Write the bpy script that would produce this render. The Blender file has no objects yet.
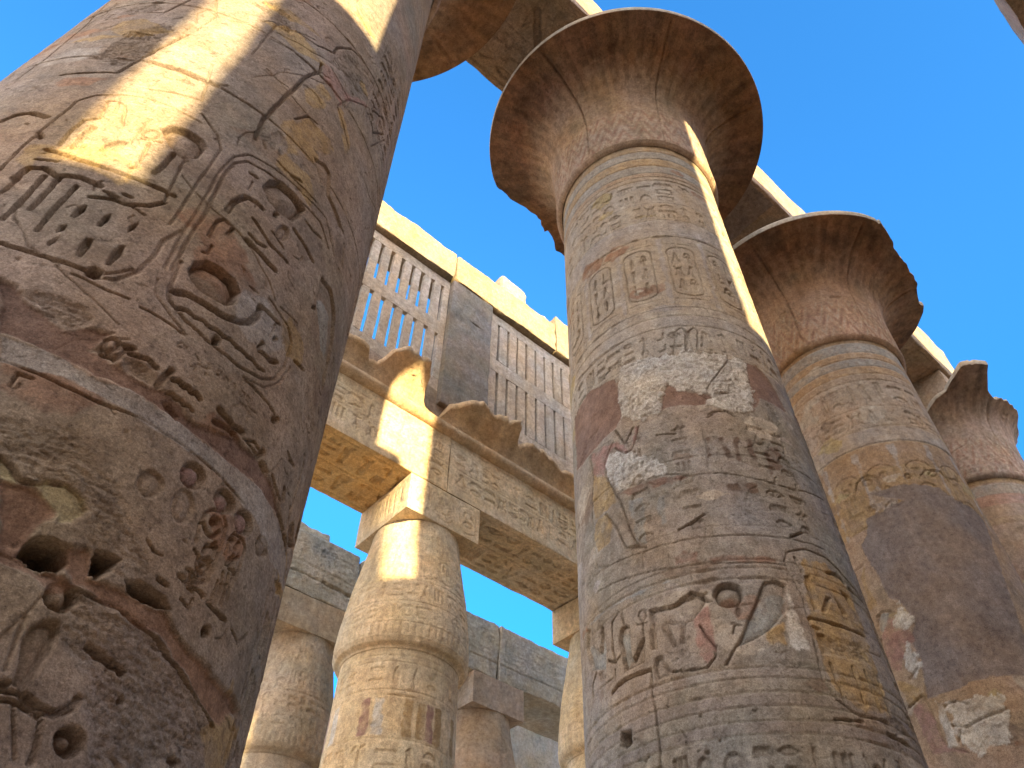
import bpy, math, random
import numpy as np

SC = bpy.context.scene
COL = SC.collection
R_ = math.radians
RNG = np.random.RandomState(7)
random.seed(7)

# ------------------------------------------------------------------ camera
F_PX, PITCH, ROLL, YAW = 792.26, 47.978, 1.336, 49.638      # yaw: the row of columns runs this far right of the view
ya, pi_, ro = R_(YAW), R_(PITCH), R_(ROLL)
hd = np.array([math.cos(ya), math.sin(ya), 0.0]); rt = np.array([math.sin(ya), -math.cos(ya), 0.0]); uz = np.array([0, 0, 1.0])
fw = hd*math.cos(pi_) + uz*math.sin(pi_); up = -hd*math.sin(pi_) + uz*math.cos(pi_)
r2 = rt*math.cos(ro) + up*math.sin(ro); u2 = -rt*math.sin(ro) + up*math.cos(ro)
import mathutils
cam_d = bpy.data.cameras.new('camera'); cam = bpy.data.objects.new('camera', cam_d); COL.objects.link(cam)
M = mathutils.Matrix(((r2[0], u2[0], -fw[0], 0), (r2[1], u2[1], -fw[1], 0), (r2[2], u2[2], -fw[2], 1.6), (0, 0, 0, 1)))
cam.matrix_world = M
cam_d.sensor_width = 36.0; cam_d.lens = F_PX/1024*36.0; cam_d.clip_start = 0.05; cam_d.clip_end = 3000
SC.camera = cam

# ------------------------------------------------------------------ sky, sun, exposure
SUN_T, SUN_K = 0.27, 0.14            # light moves .27 m along the row and drops .14 m for each metre across the nave
to_sun = mathutils.Vector((-SUN_T, -1.0, SUN_K)).normalized()
sun_el = math.asin(to_sun.z); sun_rot = math.atan2(to_sun.x, to_sun.y)
world = bpy.data.worlds.new('World'); SC.world = world; world.use_nodes = True
nt = world.node_tree; nt.nodes.clear()
wo = nt.nodes.new('ShaderNodeOutputWorld'); bg = nt.nodes.new('ShaderNodeBackground'); sk = nt.nodes.new('ShaderNodeTexSky')
sk.sky_type = 'NISHITA'; sk.sun_disc = False; sk.sun_elevation = sun_el; sk.sun_rotation = sun_rot
sk.altitude = 80; sk.air_density = 1.0; sk.dust_density = 0.6; sk.ozone_density = 1.2
bg.inputs[1].default_value = 0.15
# clear deep blue to the north, bright fill added over the unseen half to lift the shade
NORTH, SKY_FILL = (.175, .60, 1.04, 1), (5.9, 6.0, 6.4, 1)
LOW = (.075, .47, 1.04, 1)
wtc = nt.nodes.new('ShaderNodeTexCoord'); wsx = nt.nodes.new('ShaderNodeSeparateXYZ'); nt.links.new(wtc.outputs['Generated'], wsx.inputs[0])
wdp = nt.nodes.new('ShaderNodeVectorMath'); wdp.operation = 'DOT_PRODUCT'; wdp.inputs[1].default_value = (.8, .6, 0); nt.links.new(wtc.outputs['Generated'], wdp.inputs[0])
def wramp(src, a, b_):
    r = nt.nodes.new('ShaderNodeMapRange'); r.interpolation_type = 'SMOOTHSTEP'; r.inputs[1].default_value = a; r.inputs[2].default_value = b_; nt.links.new(src, r.inputs[0]); return r.outputs[0]
wlo = nt.nodes.new('ShaderNodeMix'); wlo.data_type = 'RGBA'; wlo.inputs[6].default_value = LOW; wlo.inputs[7].default_value = NORTH; nt.links.new(wramp(wsx.outputs[2], .42, .80), wlo.inputs[0])
wmu = nt.nodes.new('ShaderNodeMix'); wmu.data_type = 'RGBA'; wmu.blend_type = 'MULTIPLY'; wmu.inputs[0].default_value = 1; nt.links.new(wlo.outputs[2], wmu.inputs[7])
wmx = nt.nodes.new('ShaderNodeMix'); wmx.data_type = 'RGBA'; wmx.inputs[7].default_value = SKY_FILL; nt.links.new(wramp(wdp.outputs['Value'], .06, -.30), wmx.inputs[0])
nt.links.new(sk.outputs[0], wmu.inputs[6]); nt.links.new(wmu.outputs[2], wmx.inputs[6])
nt.links.new(wmx.outputs[2], bg.inputs[0]); nt.links.new(bg.outputs[0], wo.inputs[0])
sl = bpy.data.lights.new('sun', 'SUN'); sl.energy = 4.1; sl.angle = R_(0.55); sl.color = (1.0, 0.86, 0.50)
so = bpy.data.objects.new('sun', sl); COL.objects.link(so); so.location = (0, -40, 40)
so.rotation_mode = 'QUATERNION'; so.rotation_quaternion = to_sun.to_track_quat('Z', 'Y')
SC.view_settings.view_transform = 'Standard'; SC.view_settings.look = 'None'
SC.view_settings.gamma = 1.0; SC.view_settings.use_curve_mapping = False
SC.view_settings.exposure = 2.5
SC.render.engine = 'CYCLES'
SC.cycles.use_denoising = True
SC.cycles.max_bounces = 8; SC.cycles.diffuse_bounces = 6

# ------------------------------------------------------------------ numpy noise
def _h(ix, iy, iz, seed):
    h = (ix.astype(np.uint32)*np.uint32(374761393) + iy.astype(np.uint32)*np.uint32(668265263)
         + iz.astype(np.uint32)*np.uint32(2147483647) + np.uint32(seed*974711 & 0xffffffff))
    h = (h ^ (h >> np.uint32(13)))*np.uint32(1274126177)
    h = (h ^ (h >> np.uint32(16)))*np.uint32(2246822519)
    return (h ^ (h >> np.uint32(15))).astype(np.float32)*np.float32(1/4294967295.0)
def vnoise(P, scale, seed=0):
    q = (P*scale + 1000.0).astype(np.float32); i = np.floor(q).astype(np.int64); f = q - i
    f = f*f*(3-2*f)
    out = np.zeros(P.shape[:-1], np.float32)
    for dx in (0, 1):
        wx = f[..., 0] if dx else 1-f[..., 0]
        for dy in (0, 1):
            wy = f[..., 1] if dy else 1-f[..., 1]
            for dz in (0, 1):
                wz = f[..., 2] if dz else 1-f[..., 2]
                out += wx*wy*wz*_h(i[..., 0]+dx, i[..., 1]+dy, i[..., 2]+dz, seed)
    return out*2-1
def fbm(P, scale, octv=4, seed=0, gain=.5):
    o = np.zeros(P.shape[:-1], np.float32); a = 1.0; n = 0
    for k in range(octv):
        o += a*vnoise(P, scale*2.03**k, seed+k*17); n += a; a *= gain
    return o/n
def ss(x): x = np.clip(x, 0, 1); return x*x*(3-2*x)

# ------------------------------------------------------------------ pigments and stones: albedo of the thing itself
PIG = {1: (.26, .165, .125), 2: (.315, .19, .125), 3: (.39, .27, .14), 4: (.40, .345, .305), 5: (.36, .22, .185), 6: (.315, .305, .285),
       7: (.41, .33, .19), 8: (.60, .555, .50), 9: (.17, .115, .085), 10: (.265, .215, .195), 11: (.47, .40, .325), 12: (.27, .20, .15)}
TAN = (.385, .285, .205)

def mk_stone(name, bump=.5, grain=1.0, seed=0.0):
    m = bpy.data.materials.new(name); m.use_nodes = True; t = m.node_tree; N = t.nodes; L = t.links
    b = N['Principled BSDF']; b.inputs['Roughness'].default_value = .92; b.inputs['Specular IOR Level'].default_value = .18
    tc = N.new('ShaderNodeNewGeometry'); at = N.new('ShaderNodeAttribute'); at.attribute_name = 'pig'
    mp = N.new('ShaderNodeMapping'); mp.inputs['Location'].default_value = (seed, seed*1.7, seed*.6); L.new(tc.outputs['Position'], mp.inputs[0])
    def noise(sc, det=6, ro=.6):
        n = N.new('ShaderNodeTexNoise'); n.inputs['Scale'].default_value = sc; n.inputs['Detail'].default_value = det; n.inputs['Roughness'].default_value = ro
        L.new(mp.outputs[0], n.inputs['Vector']); return n
    def rng(src, a, c):
        r = N.new('ShaderNodeMapRange'); r.inputs[1].default_value = .36; r.inputs[2].default_value = .64; r.inputs[3].default_value = a; r.inputs[4].default_value = c
        L.new(src, r.inputs[0]); return r.outputs[0]
    def mul(c, v):
        x = N.new('ShaderNodeMix'); x.data_type = 'RGBA'; x.blend_type = 'MULTIPLY'; x.inputs[0].default_value = 1
        L.new(c, x.inputs[6]); L.new(v, x.inputs[7]); return x.outputs[2]
    def cmb(v, col):
        x = N.new('ShaderNodeMix'); x.data_type = 'RGBA'; x.inputs[6].default_value = (1, 1, 1, 1); x.inputs[7].default_value = col
        L.new(v, x.inputs[0]); return x.outputs[2]
    c = mul(at.outputs['Color'], cmb(rng(noise(.01).outputs[0], 1, 1), (1.62, 1.66, 1.64, 1)))
    c = mul(c, cmb(rng(noise(.9).outputs[0], 0, 1), (1.12, .98, .80, 1)))       # ochre flush
    c = mul(c, cmb(rng(noise(2.3, 8, .7).outputs[0], 0, 1), (.86, .84, .84, 1)))   # grey dust films
    c = mul(c, cmb(rng(noise(9, 8, .72).outputs[0], 0, 1), (.64, .61, .60, 1)))   # blotches
    c = mul(c, cmb(rng(noise(55, 6, .7).outputs[0], 0, .8*grain), (.54, .52, .51, 1)))   # grains
    mp2 = N.new('ShaderNodeMapping'); mp2.inputs['Scale'].default_value = (1, 1, .16); L.new(tc.outputs['Position'], mp2.inputs[0])
    st = noise(4.5, 7, .65); L.new(mp2.outputs[0], st.inputs['Vector'])
    c = mul(c, cmb(rng(st.outputs[0], 0, .8), (.80, .78, .76, 1)))               # run-down streaks of dirt
    pt = noise(24, 10, .75); pm = N.new('ShaderNodeMapRange'); pm.inputs[1].default_value = .55; pm.inputs[2].default_value = .70; L.new(pt.outputs[0], pm.inputs[0])
    c = mul(c, cmb(pm.outputs[0], (.50, .47, .45, 1)))                          # dirt in the pits
    c = mul(c, cmb(rng(noise(120, 5, .75).outputs[0], 0, .9*grain), (.60, .58, .56, 1)))   # sand grains
    L.new(c, b.inputs['Base Color'])
    n1 = noise(38, 8, .75); n2 = noise(170, 5, .65)
    ad = N.new('ShaderNodeMath'); ad.operation = 'MULTIPLY_ADD'; ad.inputs[1].default_value = .45; L.new(n2.outputs[0], ad.inputs[0]); L.new(n1.outputs[0], ad.inputs[2])
    ad2 = N.new('ShaderNodeMath'); ad2.operation = 'MULTIPLY_ADD'; ad2.inputs[1].default_value = -.9; L.new(pm.outputs[0], ad2.inputs[0]); L.new(ad.outputs[0], ad2.inputs[2])
    bp = N.new('ShaderNodeBump'); bp.inputs['Strength'].default_value = bump; bp.inputs['Distance'].default_value = .03
    L.new(ad2.outputs[0], bp.inputs['Height']); L.new(bp.outputs[0], b.inputs['Normal'])
    return m
STONE = mk_stone('carved_sandstone', .6)
STONE2 = mk_stone('weathered_sandstone', .8, 1.1, 3.1)
STONE3 = mk_stone('grey_sandstone', .8, 1.1, 7.7)

# ------------------------------------------------------------------ object helpers
def link_mesh(name, V, quads, pig, mat, parent=None, loc=(0, 0, 0), smooth=True):
    V = np.asarray(V, np.float32); quads = np.asarray(quads, np.int32)
    me = bpy.data.meshes.new(name); n = len(V); nf = len(quads); k = quads.shape[1]
    me.vertices.add(n); me.vertices.foreach_set('co', V.ravel())
    me.loops.add(nf*k); me.loops.foreach_set('vertex_index', quads.ravel())
    me.polygons.add(nf); me.polygons.foreach_set('loop_start', np.arange(0, nf*k, k, dtype=np.int32))
    try: me.polygons.foreach_set('loop_total', np.full(nf, k, np.int32))
    except Exception: pass
    me.polygons.foreach_set('use_smooth', np.full(nf, smooth, bool))
    me.update(calc_edges=True)
    if pig is not None:
        a = me.color_attributes.new('pig', 'FLOAT_COLOR', 'POINT')
        c = np.ones((n, 4), np.float32); c[:, :3] = pig; a.data.foreach_set('color', c.ravel())
    me.materials.append(mat)
    o = bpy.data.objects.new(name, me); COL.objects.link(o); o.location = loc
    if parent: o.parent = parent
    return o
def grid_quads(ny, nx, off=0, wrap=False):
    j, i = np.meshgrid(np.arange(ny-1), np.arange(nx if wrap else nx-1), indexing='ij')
    i2 = (i+1) % nx
    return (np.stack([j*nx+i, j*nx+i2, (j+1)*nx+i2, (j+1)*nx+i], -1) + off).reshape(-1, 4)
def thing(name, label, cat, loc=(0, 0, 0), group=None):
    o = bpy.data.objects.new(name, None); COL.objects.link(o); o.location = loc; o.empty_display_size = .3
    o['label'] = label; o['category'] = cat; o['kind'] = 'thing'
    if group: o['group'] = group
    return o
def tag(o, label=None, cat=None, group=None, kind='thing'):
    for k, v in (('label', label), ('category', cat), ('group', group), ('kind', kind)):
        if v: o[k] = v
    return o

# ------------------------------------------------------------------ carving field: a height and a pigment on a (u, v) sheet in metres
class Field:
    def __init__(s, U, V, base, seed=0):
        s.U, s.V = U, V; s.nu, s.nv = len(U), len(V)
        s.K = np.zeros((s.nv, s.nu), np.float32)          # carved depth
        s.H = np.zeros((s.nv, s.nu), np.float32)          # added height
        s.calm = np.zeros((s.nv, s.nu), np.float32)       # plaster: carving and weathering fade out
        s.C = np.empty((s.nv, s.nu, 3), np.float32); s.C[:] = base
        P = np.zeros((s.nv, s.nu, 3), np.float32); P[..., 0] = U; P[..., 1] = V[:, None]; P[..., 2] = seed*3.7
        s.P = P; s.seed = seed
        s.wu = fbm(P, 7, 3, seed+1)*.007; s.wv = fbm(P, 7, 3, seed+5)*.007
        s.n1 = fbm(P, 9, 4, seed+9); s.n2 = fbm(P, 28, 3, seed+13, .65); s.n0 = fbm(P, 1.6, 4, seed+21)
    def win(s, pts, pad):
        a = np.min(pts, 0) - pad; b = np.max(pts, 0) + pad
        i0, i1 = np.searchsorted(s.U, [a[0], b[0]]); j0, j1 = np.searchsorted(s.V, [a[1], b[1]])
        if i1-i0 < 1 or j1-j0 < 1: return None
        sl_ = (slice(j0, j1), slice(i0, i1))
        X = s.U[None, i0:i1] + s.wu[sl_]; Y = s.V[j0:j1, None] + s.wv[sl_]
        return sl_, X, Y
    @staticmethod
    def seg(X, Y, pts, closed):
        d = np.full(X.shape, 9e9, np.float32); n = len(pts)
        for k in range(n if closed else n-1):
            ax, ay = pts[k]; bx, by = pts[(k+1) % n]; ex, ey = bx-ax, by-ay; L2 = ex*ex+ey*ey+1e-12
            t = np.clip(((X-ax)*ex+(Y-ay)*ey)/L2, 0, 1)
            d = np.minimum(d, (X-ax-t*ex)**2+(Y-ay-t*ey)**2)
        return np.sqrt(d)
    @staticmethod
    def inside(X, Y, pts):
        r = np.zeros(X.shape, bool); n = len(pts)
        for k in range(n):
            ax, ay = pts[k]; bx, by = pts[(k+1) % n]
            if abs(by-ay) < 1e-9: continue
            c = ((ay > Y) != (by > Y)) & (X < (bx-ax)*(Y-ay)/(by-ay)+ax); r ^= c
        return r
    def sdf(s, w, pts):
        sl_, X, Y = w; d = s.seg(X, Y, pts, True); return np.where(s.inside(X, Y, pts), d, -d)
    def cut(s, sl_, k): s.K[sl_] = np.maximum(s.K[sl_], k)
    def groove(s, pts, w, d, soft=None):
        pts = np.asarray(pts, float); q = s.win(pts, w+.06)
        if q is None: return
        dist = s.seg(q[1], q[2], pts, False); soft = soft or min(.014, max(.007, w*.35))
        s.cut(q[0], d*ss((w/2+soft*.5-dist)/soft))
    def relief(s, pts, d):
        pts = np.asarray(pts, float); q = s.win(pts, .03)
        if q is None: return
        sd = s.sdf(q, pts); s.cut(q[0], d*ss(sd/.014+.3)*(.42+.75*np.exp(-np.maximum(sd, 0)/.024)))
    def dome(s, pts, d):
        pts = np.asarray(pts, float); q = s.win(pts, .03)
        if q is None: return
        sd = s.sdf(q, pts); mx = max(sd.max(), .01)
        s.cut(q[0], d*ss(sd/.014+.3)*(1-.9*np.sqrt(np.clip((sd-.022)/(mx*.9), 0, 1))))
    def hole(s, pts, d):
        pts = np.asarray(pts, float); q = s.win(pts, .03)
        if q is None: return
        sd = s.sdf(q, pts) + s.n2[q[0]]*.006; s.cut(q[0], d*ss(sd/.03+.2))
    def peck(s, pts, amp, d):
        pts = np.asarray(pts, float); q = s.win(pts, .08)
        if q is None: return
        m = ss((s.sdf(q, pts)+s.n1[q[0]]*.05)/.05+.4); sl_ = q[0]
        P = s.P[sl_].copy(); P[..., 1] *= 2.3
        n = fbm(P, 19, 4, s.seed+31, .8)
        s.H[sl_] += m*(n*amp*1.7 - d)
        s.C[sl_] *= (1 - m[..., None]*np.array([.05, .03, .0]))
    def paint(s, pts, ci, h, mode):
        pts = np.asarray(pts, float); q = s.win(pts, .1)
        if q is None: return
        sl_ = q[0]; sd = s.sdf(q, pts)
        if mode == 0: m = ss((sd+s.n1[sl_]*.05)/.03+.2)*np.clip(.86+s.n1[sl_]*.9, 0, 1)
        elif mode == 2: m = ss((sd+s.n1[sl_]*.10+s.n2[sl_]*.035)/.016+.3)*np.clip(.9+s.n2[sl_]*.6, 0, 1)
        else: m = ss((sd+s.n1[sl_]*.035+s.n2[sl_]*.012)/.014+.3)
        col = np.array(PIG[ci], np.float32)
        s.C[sl_] = s.C[sl_]*(1-m[..., None]) + (col*(1+.22*s.n0[sl_]+.16*s.n1[sl_])[..., None])*m[..., None]
        if mode == 1:
            m = ss((sd+s.n1[sl_]*.035+s.n2[sl_]*.012)/.034+.45)
            s.calm[sl_] = np.maximum(s.calm[sl_], m); s.H[sl_] = s.H[sl_]*(1-m) + m*(h + s.n0[sl_]*.012 + s.n1[sl_]*.004 + s.n2[sl_]*.0016)
        elif mode == 2:
            s.H[sl_] += m*(h + s.n2[sl_]*.012 + np.minimum(s.n1[sl_]+.1, 0)*.05)
    def band(s, v0, v1, ci, mix=1.0, h=0.0, worn=.5):
        j0, j1 = np.searchsorted(s.V, [v0, v1]); sl_ = (slice(j0, j1), slice(None))
        m = np.clip(mix*(1-worn*np.clip(s.n1[sl_]*1.6+.3, 0, 1)), 0, 1)[..., None]
        s.C[sl_] = s.C[sl_]*(1-m) + np.array(PIG[ci] if isinstance(ci, int) else ci, np.float32)*m
        if h:
            e = np.minimum(s.V[j0:j1]-v0, v1-s.V[j0:j1]); s.H[sl_] += h*ss(e/.012)[:, None]
    def ring(s, v, w=.02, d=.012, chip=.0):
        P = s.P.copy() if False else None
        a = v-w-.08; b = v+w+.08; j0, j1 = np.searchsorted(s.V, [a, b])
        if j1-j0 < 1: return
        sl_ = (slice(j0, j1), slice(None))
        Y = s.V[j0:j1, None] + s.wv[sl_]*.8 - v
        ww = w*(1+.5*s.n1[sl_]) + chip*np.clip(s.n0[sl_]*2.2+s.n1[sl_]-.55, 0, 1)
        s.cut(sl_, (d+chip*.5*np.clip(s.n0[sl_]*2+s.n1[sl_]-.5, 0, 1))*ss((ww/2+.008-np.abs(Y))/.014))
    def trace(s, items, Rf, deep=1.0, wf=1.0):
        for k, w, d, f in items:
            if k in 'gz': w = w*wf
            if k in 'grdz': d = d*deep
            a = np.array(f, float).reshape(-1, 2); pts = np.stack([np.radians(a[:, 0])*Rf, a[:, 1]], 1)
            if k == 'g': s.groove(pts, w, d)
            elif k == 'r': s.relief(pts, d)
            elif k == 'd': s.dome(pts, d)
            elif k == 'h': s.hole(pts, d)
            elif k == 'k': s.peck(pts, w, d)
            elif k == 'z':
                A, B = pts; n = max(6, int(np.hypot(*(B-A))/.045)); e = (B-A)/np.hypot(*(B-A)); nn = np.array([-e[1], e[0]])
                s.groove([A+(B-A)*i/n + nn*(w*.25*(1 if i % 2 else -1)) for i in range(n+1)], w*.75, d, .012)
            elif k == 'p': s.paint(pts, w[0], w[1], d)
    # ---- one hieroglyph in the cell (u, v) .. (u+w, v+h)
    def glyph(s, g, u, v, w, h, d, flip=False):
        for k, a, pts in GLYPHS[g]:
            p = np.array(pts, float)
            if flip: p[:, 0] = 1-p[:, 0]
            p = p*[w, h] + [u, v]; lw = a*min(w, h)
            if k == 'g': s.groove(p, max(lw, .012), d*.8)
            elif k == 'r': s.relief(p, d)
            elif k == 'd': s.dome(p, d)
    def line_of_glyphs(s, u0, u1, v0, v1, cell, d, rng, gap=.18, skip=.08, fill=None):
        """a horizontal register filled with signs, tall ones alone and flat ones stacked"""
        h = v1-v0; u = u0
        while u < u1-.3*cell:
            w = cell*rng.uniform(.5, 1.05); w = min(w, u1-u)
            if rng.rand() > skip:
                g = w*gap*.5
                if rng.rand() < .45: s.glyph(rng.choice(TALL), u+g, v0+.06*h, w-2*g, h*.88, d, rng.rand() < .5)
                else:
                    n = rng.choice([2, 2, 3]); hh = h/n
                    for k in range(n): s.glyph(rng.choice(FLAT), u+g, v0+k*hh+hh*.12, w-2*g, hh*.76, d, rng.rand() < .5)
            u += w
    def cartouche(s, u, v, w, h, d, rng, line=.022, rows=4):
        t = np.linspace(0, np.pi, 9); r = w*.5
        top = [(u+w/2+r*math.cos(x), v+h-r*.6+.6*r*math.sin(x)) for x in t]
        bot = [(u+w/2-r*math.cos(x), v+r*.6-.6*r*math.sin(x)) for x in t]
        p = top+bot+[top[0]]; s.groove(p, line, d*.7)
        hh = (h-w*.5)/rows
        for k in range(rows):
            y = v+w*.25+k*hh
            if rng.rand() < .5: s.glyph(rng.choice(TALL+FLAT), u+w*.16, y+hh*.1, w*.68, hh*.8, d)
            else:
                s.glyph(rng.choice(TALL), u+w*.12, y+hh*.1, w*.34, hh*.8, d); s.glyph(rng.choice(TALL), u+w*.54, y+hh*.1, w*.34, hh*.8, d)
    def height(s, rough=1.0):
        keep = 1-s.calm
        return s.H - s.K*(.25+.75*keep)*np.clip(1.0+.35*s.n0, .45, 1.3) + keep*rough*(s.n1*.006+s.n2*.0052)
def _circ(cx, cy, rx, ry, n=12, a0=0, a1=360): return [(cx+rx*math.cos(R_(a0+(a1-a0)*i/n)), cy+ry*math.sin(R_(a0+(a1-a0)*i/n))) for i in range(n+1)]
GLYPHS = {
 'sun': [('d', 0, _circ(.5, .5, .42, .45)[:-1])],
 'ankh': [('g', .16, _circ(.5, .76, .2, .2)), ('g', .16, [(.5, .56), (.5, .03)]), ('g', .16, [(.18, .5), (.82, .5)])],
 'reed': [('r', 0, [(.35, .1), (.3, .6), (.45, .97), (.62, .8), (.68, .3), (.6, .1)]), ('g', .12, [(.45, .1), (.42, .0)])],
 'water': [('g', .22, [(i/10, .5+(.22 if i % 2 else -.22)) for i in range(11)])],
 'mouth': [('r', 0, [(.02, .5), (.25, .75), (.5, .84), (.75, .75), (.98, .5), (.75, .25), (.5, .16), (.25, .25)])],
 'bread': [('r', 0, _circ(.5, .15, .42, .7, 8, 0, 180))],
 'basket': [('r', 0, _circ(.5, .8, .47, .65, 8, 180, 360))],
 'house': [('g', .16, [(.4, .1), (.1, .1), (.1, .85), (.9, .85), (.9, .1), (.65, .1)])],
 'seated': [('r', 0, [(.2, .02), (.85, .02), (.88, .2), (.62, .45), (.66, .6), (.55, .68), (.62, .85), (.5, .98), (.33, .9), (.34, .7), (.22, .5), (.15, .2)])],
 'bird': [('r', 0, [(.05, .1), (.3, .4), (.3, .6), (.42, .78), (.42, .9), (.55, .98), (.7, .9), (.82, .84), (.7, .78), (.72, .5), (.6, .28), (.45, .2)]), ('g', .1, [(.5, .25), (.48, .02), (.62, .02)]), ('g', .1, [(.58, .25), (.6, .02), (.75, .02)])],
 'snake': [('g', .2, [(.02, .25), (.3, .2), (.5, .4), (.7, .25), (.85, .35), (.9, .75), (.75, .85)])],
 'strokes': [('g', .22, [(.2, .15), (.2, .85)]), ('g', .22, [(.5, .15), (.5, .85)]), ('g', .22, [(.8, .15), (.8, .85)])],
 'djed': [('g', .2, [(.5, .02), (.5, .97)]), ('g', .12, [(.2, .9), (.8, .9)]), ('g', .12, [(.2, .76), (.8, .76)]), ('g', .12, [(.2, .62), (.8, .62)]), ('g', .12, [(.25, .05), (.75, .05)])],
 'nefer': [('d', 0, _circ(.5, .2, .22, .2)[:-1]), ('g', .12, [(.5, .38), (.5, .97)]), ('g', .12, [(.28, .85), (.72, .85)])],
 'eye': [('g', .14, [(.02, .5), (.3, .78), (.6, .78), (.98, .5), (.6, .25), (.3, .25), (.02, .5)]), ('d', 0, _circ(.48, .5, .14, .2)[:-1])],
 'sceptre': [('g', .14, [(.5, .02), (.5, .85), (.3, .95), (.15, .82)]), ('g', .12, [(.5, .86), (.72, .96)])],
 'cloth': [('g', .16, [(.4, .02), (.4, .95), (.62, .95), (.62, .5)])],
 'leg': [('r', 0, [(.3, .98), (.3, .2), (.25, .04), (.85, .04), (.8, .2), (.5, .22), (.5, .98)])],
 'bee': [('r', 0, [(.05, .4), (.4, .55), (.55, .9), (.65, .6), (.85, .75), (.95, .55), (.7, .35), (.35, .25)]), ('g', .1, [(.4, .3), (.35, .02)]), ('g', .1, [(.65, .35), (.68, .02)])],
 'comb': [('g', .14, [(.05, .75), (.95, .75)])]+[('g', .09, [(x, .75), (x, .35)]) for x in (.15, .35, .55, .75, .9)],
 'slab': [('r', 0, [(.03, .35), (.97, .35), (.97, .65), (.03, .65)])],
 'beetle': [('d', 0, _circ(.5, .45, .3, .35)[:-1]), ('g', .1, [(.3, .6), (.1, .9)]), ('g', .1, [(.7, .6), (.9, .9)]), ('g', .1, [(.3, .3), (.1, .05)]), ('g', .1, [(.7, .3), (.9, .05)])],
 'goose': [('r', 0, [(.02, .45), (.3, .3), (.65, .35), (.75, .6), (.72, .85), (.85, .97), (.98, .88), (.86, .82), (.9, .5), (.72, .15), (.35, .12)])],
}
TALL = ['ankh', 'reed', 'seated', 'bird', 'djed', 'nefer', 'sceptre', 'cloth', 'leg', 'beetle', 'bird', 'reed', 'seated', 'strokes']
FLAT = ['sun', 'water', 'mouth', 'bread', 'basket', 'house', 'snake', 'eye', 'bee', 'comb', 'slab', 'goose', 'strokes', 'water', 'mouth']
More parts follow.
